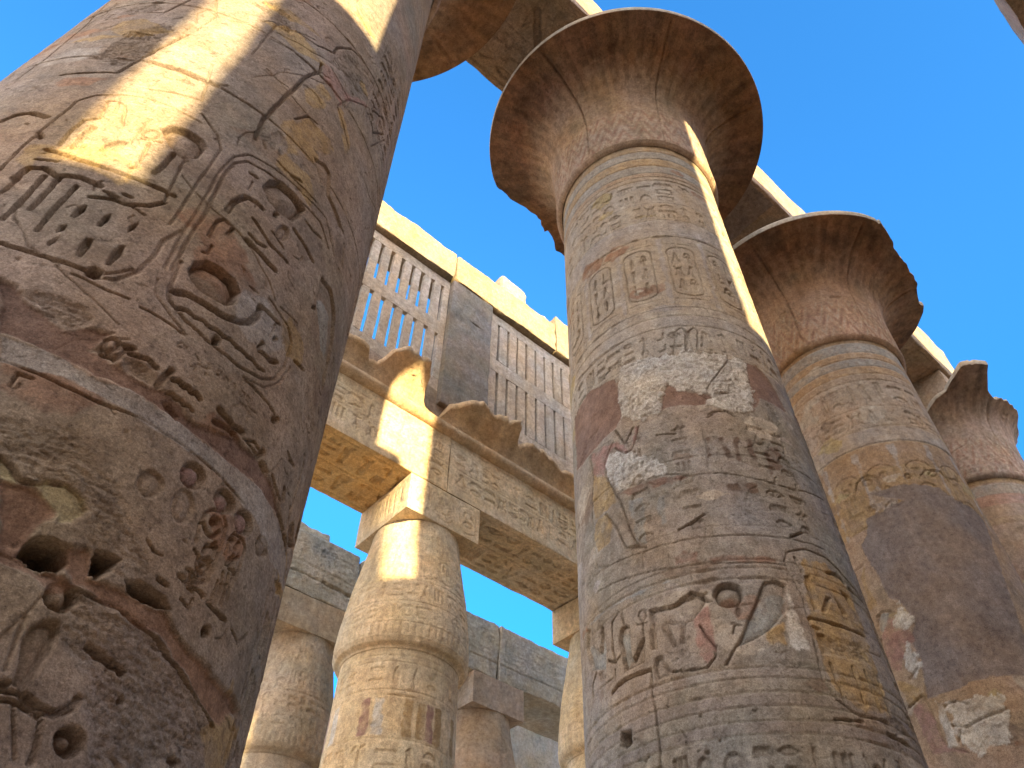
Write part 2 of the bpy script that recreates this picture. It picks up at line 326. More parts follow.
# carvings traced on the great columns: (kind, width, depth, azimuth and height pairs)
TR_A=[
('g',0.022,0.02,[-147.4,7.07,-146.1,7.45,-148.9,8.33,-157.1,9.28]),
('g',0.02,0.015,[-125.0,5.59,-125.4,5.97,-124.8,6.31,-124.5,6.57,-121.9,6.69,-117.6,6.76,-112.3,6.81,-107.0,6.81,-103.3,6.79,-100.2,6.78]),
('g',0.02,0.015,[-100.9,6.89,-95.2,6.72,-93.3,6.61,-93.5,6.26,-93.6,5.91,-93.7,5.6]),
('g',0.03,0.015,[-91.3,5.6,-93.1,5.44,-93.1,5.26,-93.9,5.1,-96.0,4.97,-98.2,4.93]),
('g',0.035,0.04,[-114.5,4.94,-108.3,4.93,-100.9,4.94]),
('g',0.018,0.025,[-102.2,4.88,-99.3,4.87,-96.0,4.87,-92.7,4.88]),
('g',0.016,0.02,[-90.5,4.87,-86.9,4.88,-82.2,4.87]),
('h',0,0.1,[-101.1,4.96,-100.0,5.0,-98.5,4.99,-98.1,4.93,-99.0,4.9,-100.4,4.9]),
('g',0.022,0.02,[-98.3,4.97,-96.4,5.03,-94.8,5.1]),
('g',0.045,0.05,[-120.9,5.89,-113.7,5.85,-105.3,5.85,-96.1,5.87]),
('g',0.03,0.03,[-120.9,5.76,-117.6,5.78]),
('g',0.018,0.02,[-98.3,6.5,-98.0,6.23,-97.3,5.91,-96.8,5.76]),
('g',0.025,0.025,[-119.7,5.96,-120.1,6.14,-119.8,6.32,-117.4,6.38]),
('g',0.018,0.02,[-117.3,6.4,-118.8,6.63,-117.6,6.65]),
('g',0.018,0.02,[-115.8,6.51,-116.7,6.65,-115.2,6.63,-112.4,6.38]),
('g',0.06,0.045,[-135.6,6.21,-134.0,6.32,-131.0,6.34,-127.0,6.29]),
('h',0,0.06,[-123.9,6.05,-123.6,6.01,-123.9,5.99,-124.6,6.0,-125.4,6.03,-125.8,6.07,-125.5,6.09,-124.7,6.08]),
('d',0,0.05,[-105.7,6.49,-104.4,6.59,-101.4,6.62,-97.8,6.6,-96.0,6.53,-96.1,6.37,-98.3,6.27,-102.2,6.34]),
('g',0.016,0.018,[-105.3,6.42,-105.3,6.38,-105.7,6.35,-106.5,6.32,-107.4,6.32,-108.0,6.35,-108.0,6.38,-107.6,6.42,-106.8,6.44,-105.9,6.44,-105.3,6.42]),
('g',0.025,0.03,[-105.9,6.28,-105.5,6.16,-104.7,5.97,-105.6,5.94]),
('g',0.02,0.02,[-107.4,6.3,-104.1,6.34]),
('g',0.04,0.03,[-100.6,6.28,-100.8,6.11,-101.5,5.99]),
('g',0.05,0.03,[-116.9,5.97,-117.3,6.11,-117.0,6.26]),
('r',0,0.03,[-112.8,6.0,-112.6,6.11,-110.1,6.21,-109.1,6.18,-111.0,6.04]),
('g',0.014,0.015,[-108.9,6.56,-108.9,6.18]),
('g',0.03,0.04,[-99.3,6.29,-97.8,6.27]),
('g',0.05,0.04,[-121.4,5.53,-120.7,5.66,-118.1,5.68,-115.3,5.63,-114.0,5.66,-111.5,5.68,-107.9,5.66]),
('g',0.03,0.028,[-117.2,5.61,-116.9,5.34,-117.1,5.13]),
('g',0.03,0.028,[-114.6,5.63,-114.6,5.27]),
('g',0.03,0.028,[-111.1,5.59,-111.4,5.35,-111.2,5.11]),
('g',0.028,0.025,[-120.6,5.54,-121.1,5.36]),
('g',0.035,0.035,[-107.9,5.53,-104.5,5.59,-102.1,5.59,-98.8,5.66,-96.8,5.76]),
('r',0,0.045,[-107.5,5.45,-107.1,5.41,-107.6,5.31,-108.3,5.31,-108.4,5.4]),
('r',0,0.045,[-103.2,5.45,-102.8,5.4,-103.2,5.31,-103.8,5.31,-103.8,5.41]),
('r',0,0.045,[-107.8,5.23,-107.7,5.18,-108.5,5.14,-108.6,5.2]),
('r',0,0.045,[-98.4,5.48,-98.3,5.41,-99.1,5.36,-99.2,5.42]),
('r',0,0.05,[-102.9,5.19,-102.5,5.12,-102.9,5.02,-103.5,5.02,-104.0,5.1,-103.8,5.18]),
('r',0,0.05,[-98.2,5.25,-97.7,5.18,-98.3,5.05,-98.9,5.04,-99.2,5.14,-98.9,5.23]),
('r',0,0.05,[-107.8,5.12,-107.5,5.08,-108.0,5.02,-108.4,5.04]),
('g',0.03,0.03,[-106.4,5.63,-104.2,5.62]),
('g',0.03,0.03,[-103.4,5.67,-102.2,5.67]),
('g',0.02,0.02,[-100.9,5.59,-98.4,5.57]),
('g',0.026,0.02,[-88.6,5.36,-88.0,5.11,-87.0,5.03,-83.1,4.97,-77.1,4.94,-70.3,4.95,-64.1,5.03,-60.7,5.13,-59.4,5.28,-59.6,5.53,-61.8,5.59]),
('g',0.024,0.018,[-57.9,6.72,-63.5,6.83,-72.8,6.77,-81.5,6.73,-87.0,6.67,-89.4,6.55,-90.0,6.32,-89.2,5.87,-89.6,5.52,-89.2,5.25]),
('g',0.02,0.014,[-54.7,6.76,-62.1,6.96,-72.5,6.88,-81.3,6.83,-87.4,6.76,-90.1,6.62,-91.1,6.34,-90.8,5.89,-91.0,5.54,-90.5,5.23]),
('g',0.018,0.012,[-90.5,5.13,-89.3,5.02,-85.4,4.93,-82.0,4.88]),
('g',0.016,0.012,[-68.2,4.92,-62.3,5.0,-58.8,5.16,-57.4,5.35]),
('d',0,0.06,[-81.4,6.54,-80.8,6.67,-78.1,6.77,-72.9,6.79,-69.1,6.75,-69.6,6.61,-71.1,6.49,-74.7,6.44,-78.5,6.44]),
('g',0.05,0.045,[-85.8,6.04,-85.5,6.17,-83.7,6.3,-80.9,6.34,-79.3,6.33]),
('h',0,0.06,[-76.6,6.39,-76.0,6.44,-74.9,6.42,-75.3,6.36,-76.3,6.35]),
('g',0.028,0.028,[-86.5,5.71,-86.6,5.88,-85.5,5.95,-84.7,5.93]),
('g',0.03,0.03,[-83.5,5.84,-83.0,5.93]),
('g',0.035,0.035,[-79.3,5.99,-77.0,5.98,-75.0,6.01]),
('g',0.055,0.055,[-79.3,5.92,-76.2,5.91,-71.0,5.9]),
('g',0.035,0.04,[-80.1,6.16,-74.4,6.07,-68.6,6.08]),
('d',0,0.025,[-71.0,6.35,-70.8,6.31,-70.9,6.27,-71.4,6.23,-72.1,6.2,-72.9,6.19,-73.6,6.19,-74.1,6.22,-74.3,6.26,-74.1,6.3,-73.7,6.34,-73.0,6.37,-72.2,6.38,-71.5,6.38]),
('g',0.022,0.025,[-75.0,6.2,-71.0,6.16]),
('g',0.05,0.04,[-69.9,6.44,-66.6,6.42,-61.8,6.38]),
('g',0.035,0.03,[-67.6,6.65,-65.0,6.65,-61.8,6.69]),
('g',0.022,0.02,[-85.1,5.65,-85.1,5.56,-86.1,5.54]),
('g',0.035,0.035,[-85.2,6.57,-83.4,6.58]),
('g',0.015,0.015,[-83.9,6.5,-83.9,6.39]),
('g',0.02,0.02,[-81.1,6.94,-75.2,6.93,-67.0,6.97]),
('g',0.03,0.03,[-76.1,6.95,-73.3,6.99]),
('r',0,0.03,[-72.6,7.42,-68.6,7.52,-65.9,7.49,-63.6,7.25,-57.1,7.19,-53.4,7.13,-60.6,7.09,-65.6,7.09,-68.5,7.26]),
('d',0,0.075,[-86.8,5.33,-86.6,5.42,-84.7,5.5,-81.4,5.53,-78.0,5.52,-76.0,5.46,-75.9,5.35,-77.4,5.28,-80.2,5.25,-83.2,5.24,-85.5,5.27]),
('g',0.055,0.055,[-86.9,5.11,-84.9,5.15,-81.7,5.17,-77.3,5.19,-73.9,5.24,-71.6,5.31,-70.4,5.41,-70.5,5.5]),
('g',0.04,0.05,[-70.5,5.51,-64.9,5.53]),
('g',0.02,0.02,[-65.7,5.49,-65.8,5.37]),
('z',0.04,0.05,[-84.9,5.03,-64.3,5.09]),
('h',0,0.09,[-77.4,4.98,-76.9,5.03,-75.4,5.03,-75.4,4.97,-76.7,4.95]),
('g',0.04,0.045,[-67.2,5.19,-66.8,5.27]),
('g',0.04,0.045,[-66.5,5.2,-63.4,5.21,-61.7,5.26]),
('h',0,0.05,[-63.6,5.42,-63.6,5.4,-64.1,5.37,-64.7,5.36,-65.1,5.37,-65.1,5.39,-64.7,5.41,-64.0,5.43]),
('g',0.02,0.02,[-69.4,5.63,-62.7,5.6]),
('g',0.016,0.015,[-74.7,5.57,-72.5,5.58]),
('g',0.016,0.015,[-65.9,5.67,-60.0,5.71]),
('r',0,0.03,[-56.7,6.38,-51.3,6.45,-45.6,6.36,-41.8,6.14,-40.7,5.91,-40.4,5.67,-46.6,5.8,-52.2,5.99,-56.5,6.14]),
('p',(6,0),0,[-55.9,6.14,-52.4,6.23,-47.9,6.24,-44.2,6.06,-44.0,5.89,-47.8,5.88,-52.2,5.99]),
('g',0.025,0.03,[-56.1,5.45,-53.7,5.46]),
('h',0,0.05,[-54.7,6.08,-54.8,6.05,-55.4,6.02,-56.2,6.0,-56.7,6.0,-56.6,6.03,-56.0,6.06,-55.2,6.08]),
('g',0.009,0.01,[-81.8,4.81,-82.3,4.79,-82.2,4.77,-81.4,4.78]),
('g',0.009,0.01,[-81.3,4.81,-81.1,4.78]),
('g',0.009,0.01,[-80.7,4.81,-80.5,4.79]),
('g',0.009,0.01,[-81.2,4.8,-80.6,4.8]),
('g',0.01,0.012,[-78.7,4.8,-77.6,4.78]),
('g',0.01,0.012,[-77.9,4.72,-77.7,4.69]),
('g',0.009,0.01,[-75.1,4.81,-75.7,4.81,-75.8,4.78,-75.2,4.77,-74.9,4.79]),
('g',0.009,0.01,[-72.8,4.82,-72.8,4.8,-73.0,4.79,-73.4,4.78,-73.7,4.79,-73.7,4.8,-73.5,4.82,-73.1,4.82,-72.8,4.82]),
('g',0.009,0.01,[-71.7,4.79,-71.7,4.82,-70.7,4.8,-70.6,4.83]),
('g',0.009,0.01,[-69.0,4.83,-69.5,4.82,-68.9,4.81,-69.3,4.79]),
('g',0.009,0.01,[-66.6,4.83,-66.6,4.81,-67.0,4.79,-67.4,4.79,-67.7,4.8,-67.7,4.81,-67.4,4.83,-67.0,4.83,-66.6,4.83]),
('g',0.009,0.01,[-65.7,4.8,-65.8,4.84,-64.7,4.82,-64.6,4.85]),
('g',0.03,0.03,[-92.2,4.51,-92.4,4.56,-91.6,4.59,-90.6,4.58,-90.4,4.54,-91.2,4.51]),
('g',0.03,0.03,[-91.8,4.48,-89.9,4.49]),
('g',0.04,0.04,[-89.5,4.58,-88.3,4.59]),
('g',0.025,0.025,[-89.7,4.47,-89.0,4.56]),
('g',0.035,0.04,[-88.2,4.55,-85.3,4.58,-83.6,4.56]),
('k',0.012,0.03,[-88.6,4.51,-87.1,4.55,-84.1,4.54,-83.1,4.46,-84.9,4.44,-87.6,4.46]),
('k',0.012,0.03,[-94.0,4.46,-92.3,4.52,-89.6,4.49,-90.3,4.44,-92.2,4.44]),
('k',0.012,0.02,[-105.5,4.62,-104.8,4.67,-100.9,4.69,-97.6,4.7,-95.7,4.65,-95.4,4.61,-97.2,4.54,-98.5,4.52,-101.6,4.55]),
('g',0.045,0.045,[-81.9,4.47,-81.7,4.54,-81.2,4.6]),
('z',0.05,0.055,[-80.2,4.56,-74.7,4.57]),
('z',0.03,0.035,[-80.0,4.47,-74.9,4.47]),
('h',0,0.13,[-80.1,4.41,-78.8,4.44,-77.4,4.42,-76.0,4.4,-76.8,4.34,-78.4,4.36]),
('g',0.06,0.05,[-70.2,4.59,-67.1,4.59]),
('g',0.05,0.04,[-70.2,4.5,-67.9,4.53,-65.5,4.54]),
('g',0.05,0.04,[-66.1,4.58,-63.9,4.6]),
('g',0.025,0.03,[-62.1,4.58,-60.2,4.62,-57.2,4.6]),
('h',0,0.1,[-55.5,4.93,-55.6,4.9,-56.3,4.87,-57.3,4.85,-57.9,4.86,-57.9,4.89,-57.1,4.92,-56.2,4.94]),
('g',0.016,0.018,[-68.0,4.93,-62.4,4.93,-57.2,4.92]),
('g',0.02,0.02,[-48.2,4.81,-44.8,4.85]),
('g',0.03,0.03,[-56.8,5.43,-52.8,5.48]),
('g',0.014,0.015,[-68.2,4.91,-63.7,4.92,-57.9,4.93]),
('p',(1,-0.02),1,[-110.7,4.69,-108.6,4.66,-105.5,4.6,-101.6,4.55,-98.3,4.5,-94.8,4.59,-92.1,4.62,-93.0,4.55,-94.0,4.46,-90.4,4.44,-85.6,4.44,-82.1,4.44,-77.5,4.45,-75.2,4.42,-70.2,4.44,-63.6,4.54,-57.0,4.56,-50.8,4.54,-43.8,4.47,-42.4,4.43,-50.4,4.43,-56.2,4.42,-64.6,4.37,-71.8,4.35,-78.3,4.36,-84.5,4.36,-90.6,4.33,-98.4,4.35,-103.4,4.35,-105.3,4.35]),
('p',(4,0.0),1,[-105.2,4.34,-98.4,4.35,-90.5,4.32,-84.5,4.36,-80.1,4.35,-74.0,4.35,-64.5,4.36,-56.1,4.42,-50.3,4.42,-40.3,4.43,-29.7,4.36,-22.8,4.32,-44.0,4.18,-53.4,4.23,-61.0,4.25,-70.2,4.24,-80.4,4.23,-87.4,4.23,-95.2,4.24,-102.9,4.19]),
('g',0.02,0.02,[-103.1,4.2,-98.2,4.2,-93.0,4.19,-88.9,4.19,-82.7,4.23,-73.8,4.24,-65.3,4.25,-57.5,4.24]),
('g',0.02,0.02,[-99.7,4.08,-100.0,4.16,-98.0,4.16]),
('k',0.011,0.006,[-98.3,3.89,-91.5,3.99,-87.6,3.97,-84.5,3.86,-80.7,3.88,-76.9,3.73,-71.6,3.61,-68.2,3.52,-76.2,3.46,-80.7,3.45,-82.5,3.62,-86.4,3.74,-90.0,3.7,-92.8,3.7,-96.2,3.76]),
('d',0,0.045,[-68.4,4.2,-67.7,4.17,-67.6,4.14,-68.0,4.1,-68.8,4.07,-69.9,4.05,-71.0,4.05,-71.9,4.06,-72.5,4.09,-72.7,4.12,-72.4,4.16,-71.6,4.19,-70.6,4.21,-69.4,4.21]),
('p',(5,0),0,[-68.6,4.16,-68.4,4.13,-68.8,4.09,-69.5,4.07,-70.4,4.05,-71.3,4.06,-71.9,4.08,-72.1,4.12,-71.8,4.15,-71.1,4.18,-70.2,4.19,-69.2,4.18]),
('d',0,0.04,[-60.6,4.21,-59.9,4.19,-59.7,4.16,-60.0,4.13,-60.9,4.1,-62.0,4.08,-63.1,4.08,-64.1,4.09,-64.8,4.11,-64.9,4.14,-64.7,4.17,-63.9,4.2,-62.9,4.22,-61.6,4.22]),
('p',(5,0),0,[-61.0,4.17,-60.9,4.14,-61.2,4.11,-61.9,4.09,-62.7,4.08,-63.6,4.08,-64.1,4.1,-64.3,4.13,-64.0,4.16,-63.4,4.19,-62.5,4.2,-61.7,4.19]),
('d',0,0.04,[-54.0,4.21,-53.4,4.18,-53.3,4.15,-53.9,4.11,-54.9,4.09,-56.2,4.07,-57.4,4.07,-58.3,4.09,-58.9,4.12,-59.0,4.15,-58.5,4.19,-57.5,4.21,-56.3,4.23,-55.0,4.23]),
('p',(5,0),0,[-54.6,4.18,-54.4,4.15,-54.7,4.12,-55.5,4.09,-56.4,4.08,-57.4,4.08,-58.0,4.1,-58.3,4.13,-58.0,4.16,-57.3,4.19,-56.3,4.2,-55.3,4.2]),
('d',0,0.03,[-46.3,4.21,-45.7,4.19,-45.8,4.16,-46.4,4.13,-47.5,4.1,-48.7,4.09,-49.9,4.09,-50.7,4.11,-51.2,4.13,-51.1,4.16,-50.7,4.19,-49.7,4.21,-48.6,4.23,-47.3,4.23]),
('d',0,0.02,[-74.3,3.99,-74.1,3.95,-74.3,3.92,-75.0,3.89,-75.9,3.87,-76.8,3.87,-77.7,3.88,-78.3,3.9,-78.5,3.94,-78.3,3.97,-77.7,4.0,-76.9,4.02,-75.8,4.02,-74.9,4.01]),
('d',0,0.015,[-67.9,3.99,-67.6,3.95,-67.8,3.91,-68.4,3.88,-69.2,3.86,-70.2,3.86,-71.2,3.88,-71.8,3.91,-72.1,3.95,-72.0,3.98,-71.5,4.02,-70.7,4.04,-69.7,4.04,-68.7,4.02]),
('g',0.02,0.02,[-65.2,3.84,-65.7,3.93,-65.3,4.01,-64.0,4.06,-61.7,4.08,-60.1,4.04,-59.8,3.89,-60.2,3.72,-61.5,3.67,-63.9,3.67]),
('h',0,0.06,[-61.6,4.04,-61.5,4.01,-62.0,3.99,-62.8,3.97,-63.5,3.97,-64.0,3.98,-64.0,4.01,-63.6,4.03,-62.9,4.05,-62.1,4.05]),
('g',0.03,0.03,[-65.0,3.95,-63.7,3.92,-62.0,3.93,-61.2,3.98]),
('g',0.03,0.035,[-63.0,3.83,-62.8,3.87,-60.7,3.9,-60.7,3.85]),
('g',0.025,0.03,[-64.8,3.8,-63.4,3.79,-63.2,3.75]),
('h',0,0.06,[-61.0,3.79,-60.9,3.78,-61.3,3.76,-61.8,3.75,-62.3,3.75,-62.7,3.76,-62.7,3.78,-62.5,3.79,-61.9,3.8,-61.3,3.8]),
('g',0.03,0.035,[-63.6,3.79,-63.1,3.74,-61.0,3.74]),
('g',0.02,0.02,[-64.9,3.69,-62.8,3.66,-61.1,3.69]),
('g',0.02,0.02,[-58.2,3.91,-58.5,3.99,-57.5,4.05,-55.0,4.06,-53.7,4.04,-53.7,3.88,-54.5,3.78]),
('h',0,0.05,[-56.8,4.02,-56.8,4.01,-57.2,3.99,-57.8,3.98,-58.3,3.99,-58.3,4.01,-57.9,4.02,-57.2,4.03]),
('g',0.03,0.03,[-56.3,3.98,-55.7,4.03]),
('g',0.03,0.03,[-57.2,3.87,-56.1,3.94]),
('g',0.03,0.03,[-56.3,3.87,-53.7,3.88]),
('g',0.018,0.02,[-57.3,3.82,-56.9,3.73]),
('g',0.018,0.02,[-56.0,3.84,-55.7,3.75]),
('g',0.018,0.02,[-54.7,3.86,-54.5,3.78]),
('g',0.03,0.03,[-65.8,3.64,-62.6,3.62]),
('g',0.03,0.03,[-69.0,3.56,-67.4,3.56]),
('g',0.04,0.05,[-56.1,4.57,-54.3,4.56]),
('g',0.05,0.05,[-57.5,4.58,-57.1,4.63]),
('g',0.025,0.03,[-52.3,4.58,-48.4,4.54,-46.7,4.53]),
('g',0.05,0.05,[-46.1,4.63,-45.7,4.57]),
('g',0.05,0.06,[-44.6,4.45,-40.5,4.43,-35.7,4.42]),
('g',0.05,0.06,[-36.3,4.6,-34.1,4.52,-25.4,4.63]),
('g',0.04,0.05,[-41.0,4.61,-40.1,4.56]),
('g',0.02,0.02,[-62.8,4.57,-58.8,4.57,-55.1,4.58]),
('g',0.03,0.03,[-49.3,4.84,-45.1,4.84]),
('p',(2,-0.035),1,[-94.4,3.64,-92.6,3.65,-90.2,3.66,-88.0,3.64,-86.1,3.61,-86.4,3.56,-87.5,3.47,-87.6,3.41,-87.6,3.37,-89.6,3.34]),
('p',(7,-0.02),1,[-95.7,3.73,-94.0,3.71,-92.6,3.68,-92.3,3.66,-94.5,3.65]),
('p',(7,-0.02),1,[-90.1,3.68,-88.8,3.71,-86.5,3.73,-84.1,3.7,-83.0,3.66,-83.5,3.58,-85.2,3.57,-86.1,3.61,-88.0,3.64]),
('g',0.025,0.03,[-95.7,3.73,-93.9,3.71,-92.3,3.67,-90.1,3.68,-88.8,3.71,-86.5,3.73,-84.1,3.7,-83.0,3.66]),
('p',(2,-0.02),1,[-90.1,3.37,-87.6,3.41,-86.2,3.36,-84.5,3.34,-82.1,3.36,-79.9,3.35,-81.3,3.3,-89.2,3.32]),
('h',0,0.35,[-87.8,3.37,-87.5,3.43,-86.6,3.47,-85.0,3.49,-82.7,3.49,-81.6,3.43,-82.4,3.37,-84.9,3.35]),
('h',0,0.3,[-79.2,3.53,-77.5,3.55,-75.6,3.55,-76.1,3.49,-77.6,3.42,-78.5,3.43,-78.9,3.48]),
('p',(2,-0.03),1,[-82.6,3.49,-80.6,3.53,-78.9,3.49,-78.2,3.42,-74.5,3.44,-70.3,3.44,-65.9,3.46,-63.2,3.42,-56.1,3.4,-51.6,3.37,-42.9,3.4,-39.8,3.38,-45.4,3.23,-50.1,3.22,-54.9,3.25,-60.8,3.32,-64.2,3.36,-67.8,3.35,-71.7,3.36,-76.6,3.36,-80.3,3.37,-81.7,3.4]),
('h',0,0.12,[-74.0,3.48,-71.4,3.51,-66.7,3.51,-65.0,3.48,-67.0,3.45,-69.7,3.44,-72.5,3.44]),
('k',0.014,0.012,[-78.6,3.32,-76.1,3.36,-70.5,3.35,-65.0,3.33,-60.6,3.31,-55.5,3.25,-49.8,3.21,-46.6,3.17,-51.8,3.03,-59.0,2.86,-68.0,2.75,-71.3,2.92,-73.3,2.98,-71.9,3.06,-75.5,3.1,-78.7,3.14,-79.0,3.21]),
('g',0.025,0.025,[-90.1,3.35,-87.6,3.35,-84.8,3.34,-78.6,3.34,-73.2,3.36,-66.4,3.34,-58.5,3.27,-47.5,3.2]),
('d',0,0.07,[-78.5,3.32,-78.3,3.29,-78.6,3.26,-79.2,3.23,-80.1,3.22,-81.1,3.22,-82.0,3.23,-82.6,3.26,-82.8,3.29,-82.6,3.32,-82.0,3.34,-81.1,3.35,-80.1,3.35,-79.2,3.34]),
('d',0,0.07,[-70.1,2.85,-69.9,2.82,-70.2,2.8,-70.7,2.78,-71.6,2.77,-72.5,2.77,-73.3,2.78,-73.8,2.8,-74.1,2.83,-73.9,2.85,-73.3,2.87,-72.5,2.88,-71.6,2.88,-70.7,2.87]),
('g',0.05,0.05,[-74.3,3.16,-71.4,3.15,-68.7,3.14]),
('h',0,0.06,[-66.7,3.04,-66.7,3.03,-67.1,3.02,-67.6,3.02,-67.9,3.03,-67.9,3.04,-67.6,3.05,-67.1,3.05]),
('h',0,0.06,[-53.1,2.97,-53.2,2.95,-54.1,2.93,-55.2,2.93,-55.9,2.94,-55.8,2.96,-55.0,2.98,-53.8,2.98]),
('r',0,0.05,[-82.4,3.07,-82.3,3.14,-81.1,3.18,-79.5,3.19,-78.9,3.14,-78.9,3.08,-79.2,2.97,-79.6,2.92,-81.1,2.92,-81.7,3.01]),
('g',0.025,0.03,[-79.7,2.91,-77.5,2.89,-75.2,2.89,-73.7,2.94,-73.4,2.98]),
('g',0.018,0.02,[-76.9,2.87,-74.9,2.88,-73.1,2.93,-72.9,2.98]),
('g',0.025,0.03,[-82.2,2.89,-80.2,2.9,-77.8,2.88,-76.6,2.86]),
('g',0.02,0.025,[-81.7,2.86,-80.2,2.87,-78.0,2.86,-76.4,2.85,-75.7,2.77,-75.4,2.71]),
('g',0.012,0.015,[-80.1,2.86,-77.2,2.7]),
('g',0.03,0.03,[-82.6,2.91,-81.7,2.92]),
('g',0.015,0.015,[-83.5,3.16,-83.1,3.04,-82.8,2.96]),
('h',0,0.12,[-55.7,3.52,-56.0,3.5,-56.8,3.48,-57.6,3.48,-57.9,3.5,-57.7,3.53,-56.9,3.55,-56.1,3.55]),
('d',0,0.03,[-59.8,3.81,-59.7,3.78,-59.9,3.75,-60.6,3.73,-61.4,3.71,-62.4,3.71,-63.1,3.71,-63.6,3.73,-63.8,3.75,-63.6,3.78,-63.0,3.8,-62.1,3.82,-61.2,3.83,-60.4,3.82]),
('g',0.03,0.03,[-65.6,3.64,-62.9,3.65,-60.1,3.64]),
('g',0.03,0.03,[-58.6,3.63,-53.0,3.64]),
('g',0.02,0.02,[-64.4,3.7,-62.4,3.69,-60.9,3.71]),
('g',0.02,0.02,[-57.9,3.76,-58.2,3.63]),
('g',0.02,0.02,[-56.7,3.77,-56.9,3.66]),
('g',0.02,0.02,[-55.5,3.79,-55.5,3.68]),
('g',0.02,0.02,[-54.4,3.81,-54.3,3.73]),
('g',0.025,0.025,[-63.0,3.84,-61.1,3.92,-61.0,3.87]),
('g',0.025,0.025,[-55.8,3.89,-55.0,3.96]),
('g',0.02,0.02,[-50.6,3.63,-47.4,3.61,-45.1,3.7]),
('g',0.016,0.016,[-73.1,3.69,-71.4,3.66,-69.9,3.67]),
('g',0.016,0.016,[-64.1,3.55,-61.8,3.54,-61.9,3.59]),
('g',0.035,0.04,[-88.0,6.98,-88.8,7.3,-88.1,7.48,-86.9,7.81,-84.5,8.38,-81.7,8.66,-82.4,8.83]),
('g',0.03,0.04,[-85.9,9.07,-80.6,9.22,-80.2,9.39,-75.8,9.66,-71.0,9.72,-66.2,9.73]),
('g',0.018,0.02,[-93.3,9.01,-85.9,9.07]),
('p',(5,0.0),0,[-82.5,8.8,-81.4,8.92,-76.4,8.94,-70.9,8.86,-63.0,9.14,-59.7,9.17,-69.2,8.79,-71.0,8.54,-75.2,8.59,-80.3,8.6]),
('g',0.012,0.012,[-94.4,7.97,-87.3,7.99]),
('g',0.015,0.015,[-79.0,8.92,-70.1,8.77,-69.1,8.77]),
('g',0.018,0.018,[-72.2,8.46,-69.2,8.78,-61.3,9.11]),
('g',0.025,0.025,[-82.0,7.64,-78.8,7.86,-75.9,7.88]),
('p',(3,0),0,[-82.2,7.51,-78.9,7.84,-75.4,7.87,-69.6,7.89,-66.6,7.8,-79.8,7.12,-82.2,7.3]),
('p',(3,0),0,[-83.6,8.19,-79.0,8.54,-75.0,8.47,-75.2,8.21,-78.4,8.02,-81.8,8.0]),
('p',(3,0),0,[-71.7,8.41,-70.7,8.51,-64.2,8.28,-61.4,8.09,-63.6,7.96]),
('g',0.015,0.015,[-72.0,8.44,-62.4,8.12]),
('g',0.02,0.02,[-60.5,9.16,-54.5,8.95,-48.1,9.3]),
('g',0.03,0.03,[-58.8,9.22,-52.8,9.43]),
('g',0.03,0.03,[-54.5,8.95,-47.4,9.35]),
('g',0.02,0.02,[-53.2,8.73,-45.4,9.34]),
('k',0.015,0.02,[-108.5,9.07,-103.3,9.41,-94.8,9.11,-94.5,8.91,-98.1,8.88,-103.9,9.04]),
('g',0.012,0.015,[-99.1,8.91,-99.1,8.63,-99.4,8.32,-99.9,8.13]),
('g',0.03,0.03,[-134.5,6.99,-122.6,7.07,-120.4,7.46,-116.2,8.0]),
('g',0.016,0.018,[-117.3,8.89,-113.8,8.5,-115.2,8.13]),
('g',0.02,0.02,[-113.9,6.94,-102.6,7.06,-106.1,7.65]),
('g',0.02,0.02,[-135.6,8.32,-126.7,8.37,-123.7,8.77]),
('g',0.014,0.015,[-99.8,8.12,-99.4,8.46,-99.4,8.88]),
('g',0.025,0.03,[-88.4,7.0,-88.5,7.46,-85.0,8.17]),
('k',0.012,0.012,[-132.7,7.3,-129.9,7.74,-123.9,8.14,-119.9,8.06,-119.2,7.48,-123.8,7.17]),
('k',0.01,0.006,[-81.4,9.02,-76.1,9.58,-68.3,9.69,-63.2,9.57,-61.4,9.25,-67.2,9.05,-74.4,9.02]),
]
